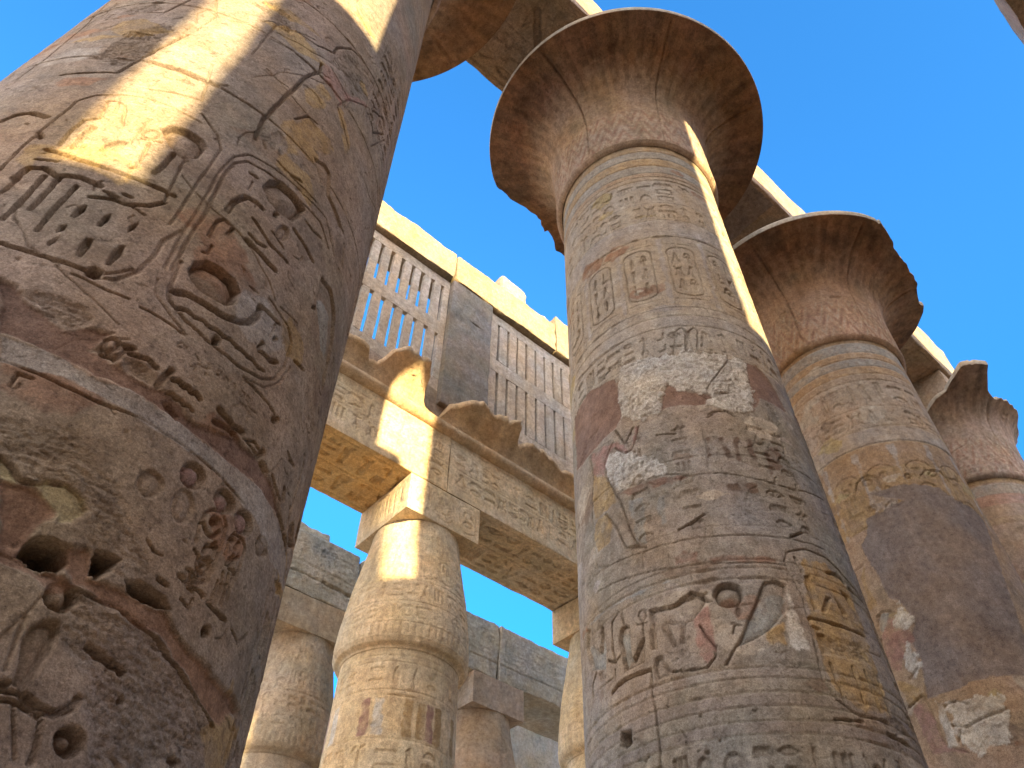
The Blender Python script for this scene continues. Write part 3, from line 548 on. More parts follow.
TR_B=[
('p',(1,-0.012),1,[-198.7,10.1,-184.3,10.0,-173.9,9.9,-172.4,9.62,-173.1,9.41,-172.5,9.09,-176.9,8.97,-182.8,8.93,-195.4,8.89,-204.1,8.91,-212.0,9.02,-213.4,9.64,-213.6,10.06]),
('p',(1,-0.012),1,[-149.5,9.37,-146.8,9.38,-140.7,9.19,-130.8,9.09,-130.6,8.98,-134.4,8.91,-145.3,8.95,-151.4,8.95,-153.7,8.92,-152.2,9.16]),
('p',(1,-0.012),1,[-108.0,9.91,-100.1,9.97,-94.3,9.82,-89.0,9.48,-88.2,9.26,-96.5,9.24,-105.7,9.23,-112.5,8.83,-111.2,9.22,-109.1,9.58]),
('p',(1,-0.01),1,[-155.4,10.0,-144.0,9.99,-145.0,9.77,-147.1,9.7,-152.0,9.87]),
('p',(8,0.012),2,[-173.5,9.66,-168.9,10.02,-155.4,10.0,-144.1,9.97,-127.4,9.95,-112.5,9.96,-107.4,9.85,-110.0,9.5,-108.0,9.37,-112.3,8.87,-125.6,8.81,-134.4,8.91,-130.1,9.06,-132.3,9.13,-143.9,9.24,-148.5,9.4,-151.8,9.27,-153.2,8.95,-158.0,8.86,-166.5,8.88,-172.0,9.09]),
('p',(8,0.014),2,[-167.8,9.39,-157.8,9.39,-151.9,9.24,-154.0,8.96,-159.8,8.89,-165.2,8.97]),
('p',(8,0.014),2,[-131.9,9.21,-125.0,9.45,-118.1,9.49,-121.4,9.16,-129.0,9.1]),
('p',(8,0.006),2,[-182.6,8.54,-171.2,8.46,-158.2,8.1,-155.0,7.94,-156.0,7.85,-169.4,7.92,-177.3,7.91,-183.9,8.18,-184.9,8.37]),
('p',(5,0),0,[-195.1,8.86,-178.8,8.75,-176.8,8.67,-182.5,8.58,-185.2,8.29,-193.1,8.46,-194.4,8.75]),
('p',(5,0),0,[-177.3,8.75,-171.1,8.5,-166.0,8.82,-164.9,8.76,-169.4,8.42,-173.3,8.43,-177.7,8.62]),
('p',(3,0),0,[-193.1,8.46,-184.4,8.27,-179.2,7.76,-185.3,7.75,-194.5,7.74,-195.5,8.08]),
('p',(3,0),0,[-194.5,7.74,-185.5,7.72,-183.3,7.45,-185.5,7.26,-194.1,7.27,-196.6,7.47]),
('g',0.02,0.018,[-184.4,8.25,-177.9,7.74,-174.5,7.23,-171.7,7.01,-177.7,7.06,-181.2,7.41,-187.1,7.71]),
('g',0.025,0.022,[-176.7,8.92,-172.7,8.61,-167.4,8.8]),
('g',0.018,0.014,[-195.2,8.84,-193.1,8.46,-196.2,8.01,-196.6,7.47,-195.8,7.09,-186.5,6.96]),
('g',0.018,0.014,[-178.8,8.75,-184.4,8.53,-184.4,8.25]),
('g',0.02,0.02,[-177.7,8.62,-173.3,8.43,-169.3,8.45,-164.8,8.78]),
('r',0,0.02,[-191.9,9.51,-185.7,9.51,-182.5,9.39,-184.7,9.24,-189.7,9.18,-192.5,9.33]),
('k',0.012,0.012,[-196.4,9.23,-187.6,9.21,-188.2,9.03,-203.0,8.96,-208.4,9.0]),
('g',0.028,0.03,[-154.7,7.03,-149.6,7.08,-144.3,7.17]),
('g',0.025,0.028,[-177.1,7.06,-168.6,6.94]),
('g',0.035,0.03,[-113.2,6.91,-106.3,7.03]),
('g',0.02,0.02,[-157.4,8.53,-149.3,8.47]),
('g',0.02,0.02,[-134.2,8.68,-129.7,8.79,-125.7,8.8,-122.8,8.72]),
('g',0.014,0.016,[-178.8,7.88,-167.1,7.89,-153.9,7.84,-146.1,7.76,-138.0,7.76,-124.2,7.7,-106.7,7.65,-81.5,7.84]),
('g',0.013,0.012,[-197.2,7.01,-169.9,6.89,-148.8,6.87,-126.6,6.86,-97.9,6.89]),
('g',0.013,0.012,[-197.1,6.76,-171.0,6.63,-155.1,6.55,-137.3,6.51,-119.0,6.51]),
('g',0.012,0.014,[-137.9,8.59,-137.5,8.2,-139.5,7.76,-139.0,7.6]),
('g',0.012,0.012,[-99.6,8.67,-103.7,8.05,-100.1,7.77]),
('g',0.012,0.012,[-113.0,8.54,-117.3,8.25,-121.7,8.18]),
('g',0.01,0.012,[-170.5,6.89,-171.1,6.6]),
('p',(9,0),0,[-132.6,8.32,-130.3,8.34,-128.4,7.99,-130.8,7.95]),
('p',(9,0),0,[-126.1,8.33,-123.7,8.36,-124.5,7.96,-126.7,7.93]),
('p',(9,0),0,[-137.3,8.33,-135.6,8.35,-136.9,8.03,-138.5,8.03]),
('p',(9,0),0,[-120.4,8.36,-118.0,8.37,-117.6,7.99,-120.6,7.98]),
('p',(9,0),0,[-113.2,8.24,-104.3,8.38,-105.3,8.03,-113.8,7.78]),
('p',(9,0),0,[-134.1,7.59,-120.7,7.62,-121.4,7.46,-134.0,7.46]),
('p',(1,0),0,[-158.3,6.69,-154.1,6.75,-149.7,6.69,-150.3,6.58,-154.9,6.6,-158.3,6.58]),
('p',(1,0),0,[-146.6,6.59,-141.0,6.63,-126.8,6.59,-118.6,6.54,-132.9,6.51,-145.1,6.54]),
('p',(6,0),0,[-161.5,7.58,-157.7,7.57,-158.5,7.17,-161.3,7.13]),
('p',(6,0),0,[-174.1,7.68,-166.9,7.65,-168.3,7.0,-172.7,7.06]),
('p',(1,0),0,[-178.9,7.86,-166.0,7.85,-154.0,7.82,-146.1,7.75,-154.6,7.7,-171.3,7.73]),
('r',0,0.03,[-170.8,6.13,-168.3,6.15,-162.0,6.13,-157.5,6.17,-153.3,6.19,-149.1,6.1,-151.2,6.04,-153.2,5.97,-155.3,5.91,-158.0,5.89,-159.2,5.7,-160.5,5.69,-159.3,5.9,-164.0,5.96,-164.8,5.95,-162.5,5.69,-163.5,5.69,-166.5,5.93,-168.4,5.95,-169.5,5.85,-169.7,5.71,-171.5,5.73,-171.6,5.87,-170.3,5.99]),
('g',0.018,0.02,[-165.0,5.96,-161.7,5.92,-158.9,5.92,-155.6,5.91]),
('g',0.018,0.02,[-169.4,6.1,-170.3,5.99,-171.4,5.87,-171.4,5.73]),
('g',0.018,0.02,[-168.6,5.95,-169.5,5.85,-169.7,5.71]),
('g',0.018,0.02,[-166.4,5.93,-164.7,5.8,-163.2,5.68]),
('g',0.018,0.02,[-165.0,5.95,-163.7,5.83,-162.5,5.69]),
('g',0.018,0.02,[-159.1,5.9,-160.4,5.7]),
('g',0.018,0.02,[-157.8,5.9,-159.4,5.7]),
('g',0.018,0.02,[-151.8,6.03,-153.5,5.97,-155.6,5.91]),
('g',0.018,0.02,[-149.2,6.09,-147.8,6.08]),
('g',0.018,0.02,[-151.9,6.17,-148.7,6.18]),
('g',0.03,0.04,[-170.4,6.16,-161.4,6.12,-157.5,6.18,-154.3,6.22,-151.0,6.17,-149.2,6.09]),
('d',0,0.05,[-136.9,6.12,-137.8,6.06,-139.5,6.01,-141.7,5.99,-143.9,6.0,-145.7,6.03,-146.8,6.09,-147.0,6.15,-146.1,6.21,-144.4,6.26,-142.2,6.28,-139.9,6.27,-138.0,6.24,-136.9,6.18]),
('p',(1,0),0,[-139.8,6.05,-140.4,6.02,-141.5,6.01,-142.5,6.03,-142.8,6.06,-142.2,6.08,-141.1,6.09,-140.1,6.08]),
('p',(5,0),0,[-155.7,5.93,-149.5,6.03,-149.0,5.82,-149.0,5.55,-152.9,5.43,-155.7,5.52,-155.7,5.73]),
('r',0,0.03,[-170.6,5.63,-168.0,5.63,-167.0,5.52,-165.8,5.43,-166.7,5.4,-171.0,5.4,-171.8,5.51]),
('g',0.02,0.025,[-167.0,5.52,-165.6,5.43,-159.7,5.4,-153.2,5.39,-149.9,5.49,-149.3,5.59,-151.9,5.71,-153.4,5.84]),
('g',0.014,0.018,[-172.2,6.12,-172.7,6.09,-173.5,6.08,-174.5,6.09,-175.1,6.12,-175.3,6.16,-174.8,6.19,-173.9,6.21,-173.0,6.2,-172.4,6.16,-172.2,6.12]),
('g',0.016,0.02,[-176.4,6.06,-172.1,6.04]),
('g',0.014,0.018,[-174.0,6.07,-174.3,5.92]),
('r',0,0.035,[-208.6,6.48,-203.9,6.41,-204.0,6.22,-198.0,6.03,-196.2,6.33,-193.9,6.28,-193.0,6.07,-194.2,5.78,-205.3,5.94,-209.8,6.27]),
('p',(6,0),0,[-208.6,6.27,-204.0,6.21,-198.0,6.03,-196.1,6.2,-193.0,6.07,-194.2,5.78,-205.3,5.94]),
('g',0.022,0.03,[-188.5,5.8,-189.0,5.94,-188.6,6.25,-185.5,6.31]),
('r',0,0.035,[-184.6,6.11,-181.8,6.13,-179.9,6.09,-180.4,5.88,-179.9,5.7,-174.6,5.9,-173.8,5.89,-174.7,5.63,-183.8,5.62,-185.4,5.98]),
('p',(6,0),0,[-184.6,6.07,-180.1,6.05,-180.2,5.71,-183.7,5.65,-185.1,5.96]),
('g',0.02,0.02,[-182.8,6.3,-182.6,6.15]),
('g',0.045,0.05,[-191.2,5.49,-187.7,5.53,-179.4,5.54,-173.1,5.52]),
('g',0.025,0.03,[-192.2,5.86,-188.5,5.78,-185.6,5.82]),
('d',0,0.03,[-193.9,5.73,-194.3,5.71,-195.1,5.69,-196.2,5.69,-197.5,5.71,-198.6,5.74,-199.3,5.77,-199.5,5.81,-199.1,5.84,-198.1,5.85,-196.9,5.85,-195.7,5.83,-194.7,5.8,-194.0,5.77]),
('g',0.03,0.04,[-200.9,5.84,-205.3,5.75,-204.9,5.64]),
('g',0.03,0.04,[-213.4,6.05,-215.7,5.85]),
('g',0.016,0.018,[-199.0,5.64,-190.1,5.63]),
('g',0.016,0.018,[-188.8,5.71,-188.7,5.62]),
('p',(6,0),0,[-205.4,6.5,-189.9,6.47,-176.5,6.44,-165.7,6.44,-158.0,6.43,-158.2,6.4,-165.9,6.4,-176.7,6.4,-190.0,6.42,-203.8,6.45]),
('g',0.012,0.012,[-206.3,6.51,-189.9,6.47,-176.5,6.44,-165.7,6.44,-158.0,6.44]),
('g',0.02,0.02,[-143.3,5.7,-141.9,5.79]),
('g',0.016,0.016,[-143.1,5.81,-140.1,5.78]),
('d',0,0.018,[-138.8,5.93,-139.1,5.9,-139.5,5.88,-140.0,5.87,-140.5,5.87,-140.9,5.88,-141.0,5.91,-140.9,5.94,-140.6,5.97,-140.2,5.99,-139.7,6.0,-139.2,6.0,-138.8,5.99,-138.7,5.96]),
('r',0,0.035,[-128.9,6.28,-124.9,6.31,-121.1,6.26,-123.9,5.94,-130.6,5.73,-137.3,5.61,-143.1,5.55,-139.2,5.74,-136.2,5.9]),
('p',(6,0),0,[-131.2,6.12,-122.7,6.13,-124.4,5.94,-130.5,5.75,-137.2,5.63,-141.7,5.59,-136.4,5.87]),
('p',(3,0),0,[-132.3,5.7,-126.1,5.81,-126.8,5.58,-133.6,5.54]),
('p',(8,0),0,[-120.7,6.26,-119.9,5.92,-119.0,5.53,-126.2,5.55,-124.2,5.88]),
('g',0.022,0.025,[-142.7,5.57,-147.2,5.39]),
('h',0,0.05,[-125.4,5.9,-125.9,5.88,-126.6,5.87,-127.2,5.87,-127.2,5.89,-126.8,5.92,-126.1,5.93,-125.5,5.92]),
('g',0.02,0.02,[-117.1,5.46,-115.9,6.11,-119.0,6.56,-116.6,6.69,-108.8,6.78,-99.1,6.77,-89.3,6.62,-76.8,6.43,-76.8,5.87,-68.6,5.48]),
('g',0.02,0.02,[-117.1,5.46,-117.7,5.25,-115.0,5.07,-107.9,4.95,-94.6,4.99]),
('p',(3,0),0,[-110.9,6.65,-100.4,6.67,-90.5,6.46,-89.9,5.9,-92.9,5.07,-107.2,5.0,-114.1,5.15,-116.2,5.34,-115.8,5.68,-115.5,6.15]),
('g',0.035,0.035,[-115.8,5.9,-106.5,5.89,-91.4,5.9]),
('g',0.03,0.03,[-115.6,5.8,-113.5,5.79]),
('g',0.03,0.03,[-114.3,5.72,-112.1,5.72]),
('g',0.028,0.028,[-113.1,5.43,-112.0,5.06]),
('g',0.028,0.028,[-104.1,5.45,-104.0,5.07]),
('g',0.028,0.028,[-98.6,5.46,-97.6,5.06]),
('g',0.028,0.028,[-92.6,5.46,-92.9,5.07]),
('g',0.03,0.04,[-114.2,6.63,-113.0,6.45]),
('g',0.045,0.045,[-100.6,6.55,-95.3,6.59,-92.6,6.52]),
('r',0,0.03,[-112.8,6.41,-109.9,6.45,-110.8,6.04,-113.1,5.99]),
('r',0,0.03,[-109.9,6.01,-105.6,6.22,-103.6,6.22,-108.1,6.01]),
('r',0,0.03,[-101.7,6.26,-97.5,6.09,-100.4,6.04]),
('r',0,0.03,[-96.9,6.38,-92.2,6.36,-91.7,6.19,-94.5,6.23]),
('k',0.012,0.02,[-114.6,5.69,-95.7,5.77,-94.7,5.56,-104.9,5.53,-115.4,5.51]),
('g',0.022,0.025,[-117.8,4.87,-107.5,4.9]),
('g',0.04,0.05,[-79.2,6.29,-77.6,6.17]),
('g',0.04,0.05,[-90.0,6.48,-87.4,6.46]),
('g',0.05,0.05,[-78.2,5.53,-68.3,5.53]),
('g',0.05,0.05,[-97.0,4.86,-87.7,4.84]),
('g',0.04,0.05,[-77.8,5.21,-68.5,5.25]),
('k',0.012,0.02,[-99.2,4.96,-89.5,5.08,-80.7,4.94,-96.7,4.87]),
('k',0.01,0.012,[-134.3,5.38,-128.2,5.44,-120.0,5.37,-128.0,5.35]),
('g',0.016,0.02,[-172.9,5.53,-173.1,5.23,-172.5,4.94,-173.1,4.59]),
('h',0,0.14,[-188.2,5.06,-183.4,5.03,-183.4,4.9,-186.0,4.87,-188.8,4.92]),
('h',0,0.06,[-157.2,4.94,-157.4,4.93,-157.9,4.93,-158.4,4.94,-158.5,4.95,-158.2,4.96,-157.7,4.97,-157.3,4.96]),
('h',0,0.06,[-140.7,4.93,-141.0,4.92,-141.5,4.91,-142.0,4.92,-142.1,4.94,-141.8,4.95,-141.2,4.95,-140.8,4.95]),
('h',0,0.06,[-152.7,4.7,-153.0,4.69,-153.5,4.68,-153.9,4.69,-154.0,4.7,-153.7,4.72,-153.3,4.72,-152.8,4.71]),
('h',0,0.07,[-156.8,4.61,-157.1,4.6,-157.7,4.59,-158.2,4.6,-158.4,4.62,-158.1,4.64,-157.4,4.64,-156.9,4.63]),
('h',0,0.05,[-159.6,4.64,-159.8,4.63,-160.2,4.63,-160.5,4.64,-160.6,4.65,-160.4,4.66,-160.0,4.66,-159.7,4.65]),
('h',0,0.05,[-177.9,4.69,-178.1,4.68,-178.7,4.68,-179.1,4.69,-179.3,4.7,-179.0,4.71,-178.5,4.71,-178.0,4.7]),
('h',0,0.05,[-181.6,4.92,-181.9,4.91,-182.4,4.91,-182.8,4.92,-183.0,4.93,-182.7,4.94,-182.2,4.94,-181.8,4.93]),
('g',0.012,0.014,[-164.6,4.86,-163.4,4.78,-163.5,4.71]),
('g',0.022,0.02,[-143.0,10.0,-139.4,10.47,-136.6,10.53,-135.1,10.45,-137.2,10.0]),
('g',0.022,0.02,[-136.7,9.99,-133.2,10.45,-130.3,10.53,-128.8,10.45,-131.6,10.01]),
('g',0.025,0.025,[-202.4,10.62,-187.2,10.54,-167.1,10.55]),
('g',0.016,0.018,[-131.9,9.21,-117.3,9.86,-115.6,9.44]),
('g',0.02,0.02,[-129.0,9.1,-121.9,9.16,-120.8,9.32]),
('g',0.02,0.02,[-134.2,8.73,-130.9,8.79,-125.6,8.81,-123.4,8.75]),
('g',0.018,0.02,[-182.6,10.03,-169.3,10.24]),
]
TR_C=[
('p',(10,-0.008),1,[-177.4,11.43,-163.4,11.43,-150.2,11.55,-160.8,11.7,-170.3,11.9,-158.0,11.9,-144.5,11.92,-131.9,11.86,-122.9,11.81,-114.9,11.55,-100.5,11.48,-93.1,11.29,-98.1,10.84,-104.7,10.23,-112.0,9.34,-118.4,8.37,-123.8,7.84,-130.4,7.91,-146.9,7.92,-170.8,7.79,-182.5,7.82,-178.4,8.39,-179.1,8.85,-173.0,9.09,-177.2,9.56,-182.9,9.7,-183.6,10.09,-186.6,10.69,-187.4,10.94,-181.6,11.08]),
('p',(6,0),0,[-193.5,9.52,-185.8,9.46,-187.3,9.21,-193.0,9.11,-195.9,9.29]),
('p',(5,0),0,[-187.1,9.37,-182.8,9.26,-186.1,9.09,-176.9,9.02,-176.9,8.77,-184.1,8.75,-190.3,8.39,-196.3,8.47,-199.2,8.86,-197.4,9.04]),
('p',(3,0),0,[-196.5,8.32,-185.1,8.04,-181.6,7.86,-195.1,7.81]),
('p',(5,0),0,[-192.9,7.76,-183.5,7.79,-181.3,7.03,-172.0,6.87,-191.6,7.0]),
('p',(8,0.01),2,[-181.9,8.78,-177.2,8.42,-183.4,8.16,-188.9,8.42]),
('p',(8,0.01),2,[-177.0,9.56,-173.1,9.19,-177.5,8.98,-186.9,9.1,-183.2,9.37]),
('p',(8,0.01),2,[-174.3,7.65,-144.7,7.59,-146.9,7.34,-153.6,6.87,-167.6,6.79,-174.0,7.13]),
('p',(8,0),0,[-179.2,7.74,-175.1,7.7,-176.0,6.98,-181.3,7.03]),
('g',0.03,0.035,[-194.6,9.48,-189.3,9.51,-184.2,9.44]),
('g',0.04,0.045,[-198.4,9.06,-198.7,8.6,-198.3,8.35]),
('g',0.04,0.045,[-195.1,7.81,-185.6,7.88,-182.2,7.82]),
('g',0.022,0.02,[-183.5,7.79,-181.3,7.03,-172.1,6.86]),
('g',0.03,0.03,[-174.5,7.3,-168.6,7.21,-160.9,7.28,-146.6,7.38]),
('g',0.025,0.03,[-175.0,7.05,-171.7,7.19]),
('g',0.025,0.03,[-174.8,7.61,-168.5,7.64,-163.9,7.56]),
('g',0.025,0.03,[-181.1,8.32,-188.0,8.21]),
('g',0.02,0.025,[-191.7,9.49,-196.9,9.3,-197.4,9.04]),
('d',0,0.03,[-164.3,12.13,-165.1,12.09,-166.5,12.07,-168.1,12.07,-169.6,12.09,-170.8,12.13,-171.4,12.18,-171.2,12.23,-170.4,12.26,-169.0,12.28,-167.4,12.28,-165.9,12.26,-164.7,12.22,-164.1,12.18]),
('d',0,0.03,[-181.8,12.11,-182.5,12.08,-183.6,12.07,-184.9,12.08,-186.2,12.1,-187.1,12.14,-187.6,12.18,-187.4,12.22,-186.7,12.25,-185.6,12.26,-184.3,12.25,-183.0,12.23,-182.1,12.19,-181.7,12.15]),
('d',0,0.03,[-168.0,11.51,-168.6,11.48,-169.7,11.47,-170.9,11.47,-172.1,11.48,-173.0,11.51,-173.4,11.55,-173.3,11.59,-172.7,11.62,-171.6,11.63,-170.3,11.63,-169.1,11.62,-168.3,11.59,-167.8,11.55]),
('d',0,0.03,[-137.7,12.1,-138.4,12.07,-139.4,12.04,-140.7,12.03,-141.8,12.03,-142.6,12.05,-143.0,12.08,-142.8,12.12,-142.2,12.15,-141.1,12.18,-139.9,12.19,-138.7,12.19,-137.9,12.17,-137.5,12.14]),
('d',0,0.03,[-117.1,12.21,-118.2,12.17,-119.9,12.13,-121.8,12.1,-123.7,12.09,-125.0,12.11,-125.7,12.13,-125.5,12.17,-124.6,12.21,-123.0,12.25,-121.1,12.27,-119.1,12.28,-117.6,12.27,-116.9,12.25]),
('g',0.03,0.03,[-186.8,11.72,-186.5,11.53,-186.3,11.36]),
('g',0.03,0.03,[-200.9,10.54,-191.4,10.53]),
('g',0.03,0.03,[-179.0,12.01,-174.3,12.27,-166.8,12.35,-159.9,12.21,-160.1,11.95]),
('g',0.03,0.025,[-133.7,12.04,-126.6,12.26,-115.5,12.29,-111.5,12.03]),
('p',(3,0),0,[-190.6,10.52,-193.0,10.03,-189.7,9.63,-198.6,9.66,-195.4,10.36]),
]
# ------------------------------------------------------------------ builders
def stone_tint(P, base, seed, amt=1.0):
    n1 = fbm(P, .55, 4, seed+40)[..., None]; n2 = fbm(P, 1.7, 4, seed+44)[..., None]; n3 = fbm(P, 6, 4, seed+49, .6)[..., None]
    c = np.asarray(base, np.float32)*(1 + amt*(.20*n2 + .16*n3))
    c = c + amt*np.clip(n1*1.6, -1, 1)*np.array([.03, .004, -.022], np.float32)
    c = c + amt*np.clip(n2*1.5, -1, 1)*np.array([.012, -.004, .004], np.float32)
    return np.clip(c, .02, .9)

def lathe_shaft(prof, V, az_deg, Rf, base, seed, painter, lump=.012, rough=1.0):
    az = np.radians(az_deg); U = az*Rf
    F = Field(U, V, base, seed)
    r0 = prof(V)[:, None]*np.ones_like(az)[None]
    P = np.stack([r0*np.cos(az), r0*np.sin(az), V[:, None]+0*r0], -1).astype(np.float32)
    F.C = stone_tint(P, base, seed)
    if painter: painter(F)
    h = F.height(rough) + (1-.7*F.calm)*lump*fbm(P, 1.1, 4, seed+60)
    r = r0 + h
    return np.stack([r*np.cos(az), r*np.sin(az), V[:, None]+0*r], -1), F.C

def az_list(a0, a1, step, coarse=3.0):
    dense = np.arange(a0, a1, step); rest = np.linspace(a1, a0+360, max(8, int((a0+360-a1)/coarse)), endpoint=False)
    return np.concatenate([dense, rest])
def z_list(*spans):
    out = []
    for z0, z1, dz in spans: out.append(np.arange(z0, z1-1e-6, dz))
    return np.concatenate(out+[[spans[-1][1]]])

def shaft_obj(parent, prof, V, az, Rf, base, seed, painter, mat, **kw):
    P, C = lathe_shaft(prof, V, az, Rf, base, seed, painter, **kw)
    ny, nx = P.shape[:2]
    return link_mesh('shaft', P.reshape(-1, 3), grid_quads(ny, nx, 0, True), C.reshape(-1, 3), mat, parent)

NAVE_R = lambda z: 1.75 - .01155*np.asarray(z)
ZN, ZR = 16.5, 19.38
def bell(t): return 1.65 + .10*t + 1.47*t**8
def open_capital(parent, seed, step, rc, base_lo, base_hi, mat, ns=150, plain=False):
    """bell capital: rc lists (azimuth, largest radius left) where the rim has broken away"""
    t = np.linspace(0, 1, 400); r = np.concatenate([[1.585, 1.64, 1.685, 1.70], bell(t[1:]).clip(1.69)]); z = np.concatenate([[16.40, 16.42, 16.47, 16.56], 16.58+(ZR-16.58)*t[1:]])
    s = np.concatenate([[0], np.cumsum(np.hypot(np.diff(r), np.diff(z)))]); S = s[-1]
    az_deg = np.arange(-270, 90, step); az = np.radians(az_deg)
    ra = np.interp(az_deg, *zip(*rc)); ra = np.where(ra < 3.15, ra + .16*vnoise(np.stack([az*2.5, az*0, az*0+seed], -1), 1.3, seed) + .035*vnoise(np.stack([az*2.5, az*0, az*0+seed], -1), 7, seed+1), ra + .012*vnoise(np.stack([az*2.5, az*0, az*0], -1), 4, seed))
    smax = np.interp(np.clip(ra, 1.8, r.max()), r[4:], s[4:])
    V = np.linspace(0, 1, ns); F = Field(az*2.2, V*S, base_lo, seed)
    Sg = V[:, None]*smax[None]
    Rg = np.interp(Sg, s, r); Zg = np.interp(Sg, s, z)
    dr = np.gradient(r, s); dz = np.gradient(z, s); nr = np.interp(Sg, s, dz); nz = -np.interp(Sg, s, dr)
    P = np.stack([Rg*np.cos(az), Rg*np.sin(az), Zg], -1).astype(np.float32)
    Q = np.stack([np.cos(az)[None]*3.2+0*Rg, np.sin(az)[None]*3.2+0*Rg, Sg*.22], -1)
    streak = fbm(Q, 2.2, 5, seed+3, .62)
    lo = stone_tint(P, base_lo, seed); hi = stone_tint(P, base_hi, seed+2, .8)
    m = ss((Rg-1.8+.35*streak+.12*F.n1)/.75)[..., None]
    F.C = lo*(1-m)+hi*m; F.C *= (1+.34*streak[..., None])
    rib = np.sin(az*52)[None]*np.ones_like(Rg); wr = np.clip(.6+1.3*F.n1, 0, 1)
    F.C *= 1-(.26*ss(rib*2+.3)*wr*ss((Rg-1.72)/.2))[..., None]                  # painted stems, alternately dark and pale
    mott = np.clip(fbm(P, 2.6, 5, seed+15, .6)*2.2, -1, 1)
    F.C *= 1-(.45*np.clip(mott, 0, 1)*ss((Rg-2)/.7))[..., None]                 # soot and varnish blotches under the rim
    chev = np.abs(((az/(2*math.pi)*26) % 1)-.5)[None]*2; lv = (Sg-.15)/1.5
    leaf = ss((np.abs(((lv*3+chev*1.2) % 1)-.5)-.3)/.06)*(Sg > .15)*(Sg < 1.5)*wr
    F.C = F.C*(1-.7*leaf[..., None])+np.array([.29, .155, .115])*.7*leaf[..., None]
    leaf2 = ss((.16-np.abs(((lv*3+chev*1.2) % 1)-.5))/.05)*(Sg > .15)*(Sg < 1.5)*wr
    F.C = F.C*(1-.55*leaf2[..., None])+np.array([.47, .39, .31])*.55*leaf2[..., None]
    F.C = np.clip(F.C, .02, .8)
    L = S
    if not plain:
        n = 26                                            # leaves round the foot of the bell, stems above, royal rings near the rim
        for k in range(n):
            u = (-270+360*(k+.5)/n)*math.pi/180*2.2; w = 2*math.pi*2.2/n
            for q in (1.0, .72, .45):
                F.groove([(u-w*.5*q, .12), (u-w*.42*q, .55*q+.2), (u, .35+1.0*q), (u+w*.42*q, .55*q+.2), (u+w*.5*q, .12)], .022, .014)
            F.groove([(u-w*.5, 1.2), (u-w*.5, L-.95)], .020, .012); F.groove([(u-w*.2, 1.5), (u-w*.2, L-1.1)], .018, .010)
            F.groove([(u+w*.2, 1.5), (u+w*.2, L-1.1)], .018, .010)
            if k % 2 == 0:
                rg = np.random.RandomState(seed*31+k); F.cartouche(u-w*.28, L-.92, w*.56, .62, .02, rg, .016, 2)
                F.groove(_circ(u, L-.18, .07, .07), .016, .012)
        rg = np.random.RandomState(seed+77)
        for a_ in (-118, -172, -64, 20):
            F.groove([(R_(a_)*2.2, .3), (R_(a_+1)*2.2, 1.4), (R_(a_)*2.2, L-.02)], .03, .05)
        F.ring(1.62, .014, .02, .05); scars(F, 26, rg, -7, 1, .3, L-.1, .22); cracks(F, 10, rg, -7, 1, .5, L-.2)
        F.ring(.10, .02, .012); F.ring(L-.05, .02, .01); F.ring(1.18, .014, .008)
    h = F.height(.8)*.9 + .012*fbm(P, 1.3, 4, seed+60)
    h = h*np.clip((1-V[:, None])*14, .15, 1)*np.clip(V[:, None]*20, .2, 1)
    Pd = np.stack([(Rg+h*nr)*np.cos(az), (Rg+h*nr)*np.sin(az), Zg+h*nz], -1)
    # broken or dressed edge above, then the flat top
    re, ze = Pd[-1]*0, Pd[-1, :, 2]; rend = np.hypot(Pd[-1, :, 0], Pd[-1, :, 1]); rows = []; cols = []
    brk = np.clip((3.1-ra)/.4, 0, 1); pale = stone_tint(Pd[-1][None], (.40, .34, .27), seed+5)[0]
    hgt = .20 - .0*brk
    for q, dr_, dz_ in ((.02, .004, .02), (.3, .012, .07), (.7, .012, .14), (1, .0, .19), (1.05, -.03, .20)):
        rr = rend + dr_ - brk*q*.10*(1+vnoise(np.stack([az*5, az*0+q*3, az*0], -1), 2, seed+8))
        rows.append(np.stack([rr*np.cos(az), rr*np.sin(az), ze+hgt*dz_/.2], -1)); cols.append(pale)
    zt = ze + hgt
    for q in (.7, .4, .05):
        rr = rend*q; zz = zt*(q) + (zt.max())*(1-q)
        rows.append(np.stack([rr*np.cos(az), rr*np.sin(az), np.minimum(zz, zt.max())-.0], -1)); cols.append(pale)
    Pa = np.concatenate([Pd, np.array(rows)]); Ca = np.concatenate([F.C, np.array(cols)])
    ny, nx = Pa.shape[:2]
    return link_mesh('capital', Pa.reshape(-1, 3), grid_quads(ny, nx, 0, True), Ca.reshape(-1, 3), mat, parent)

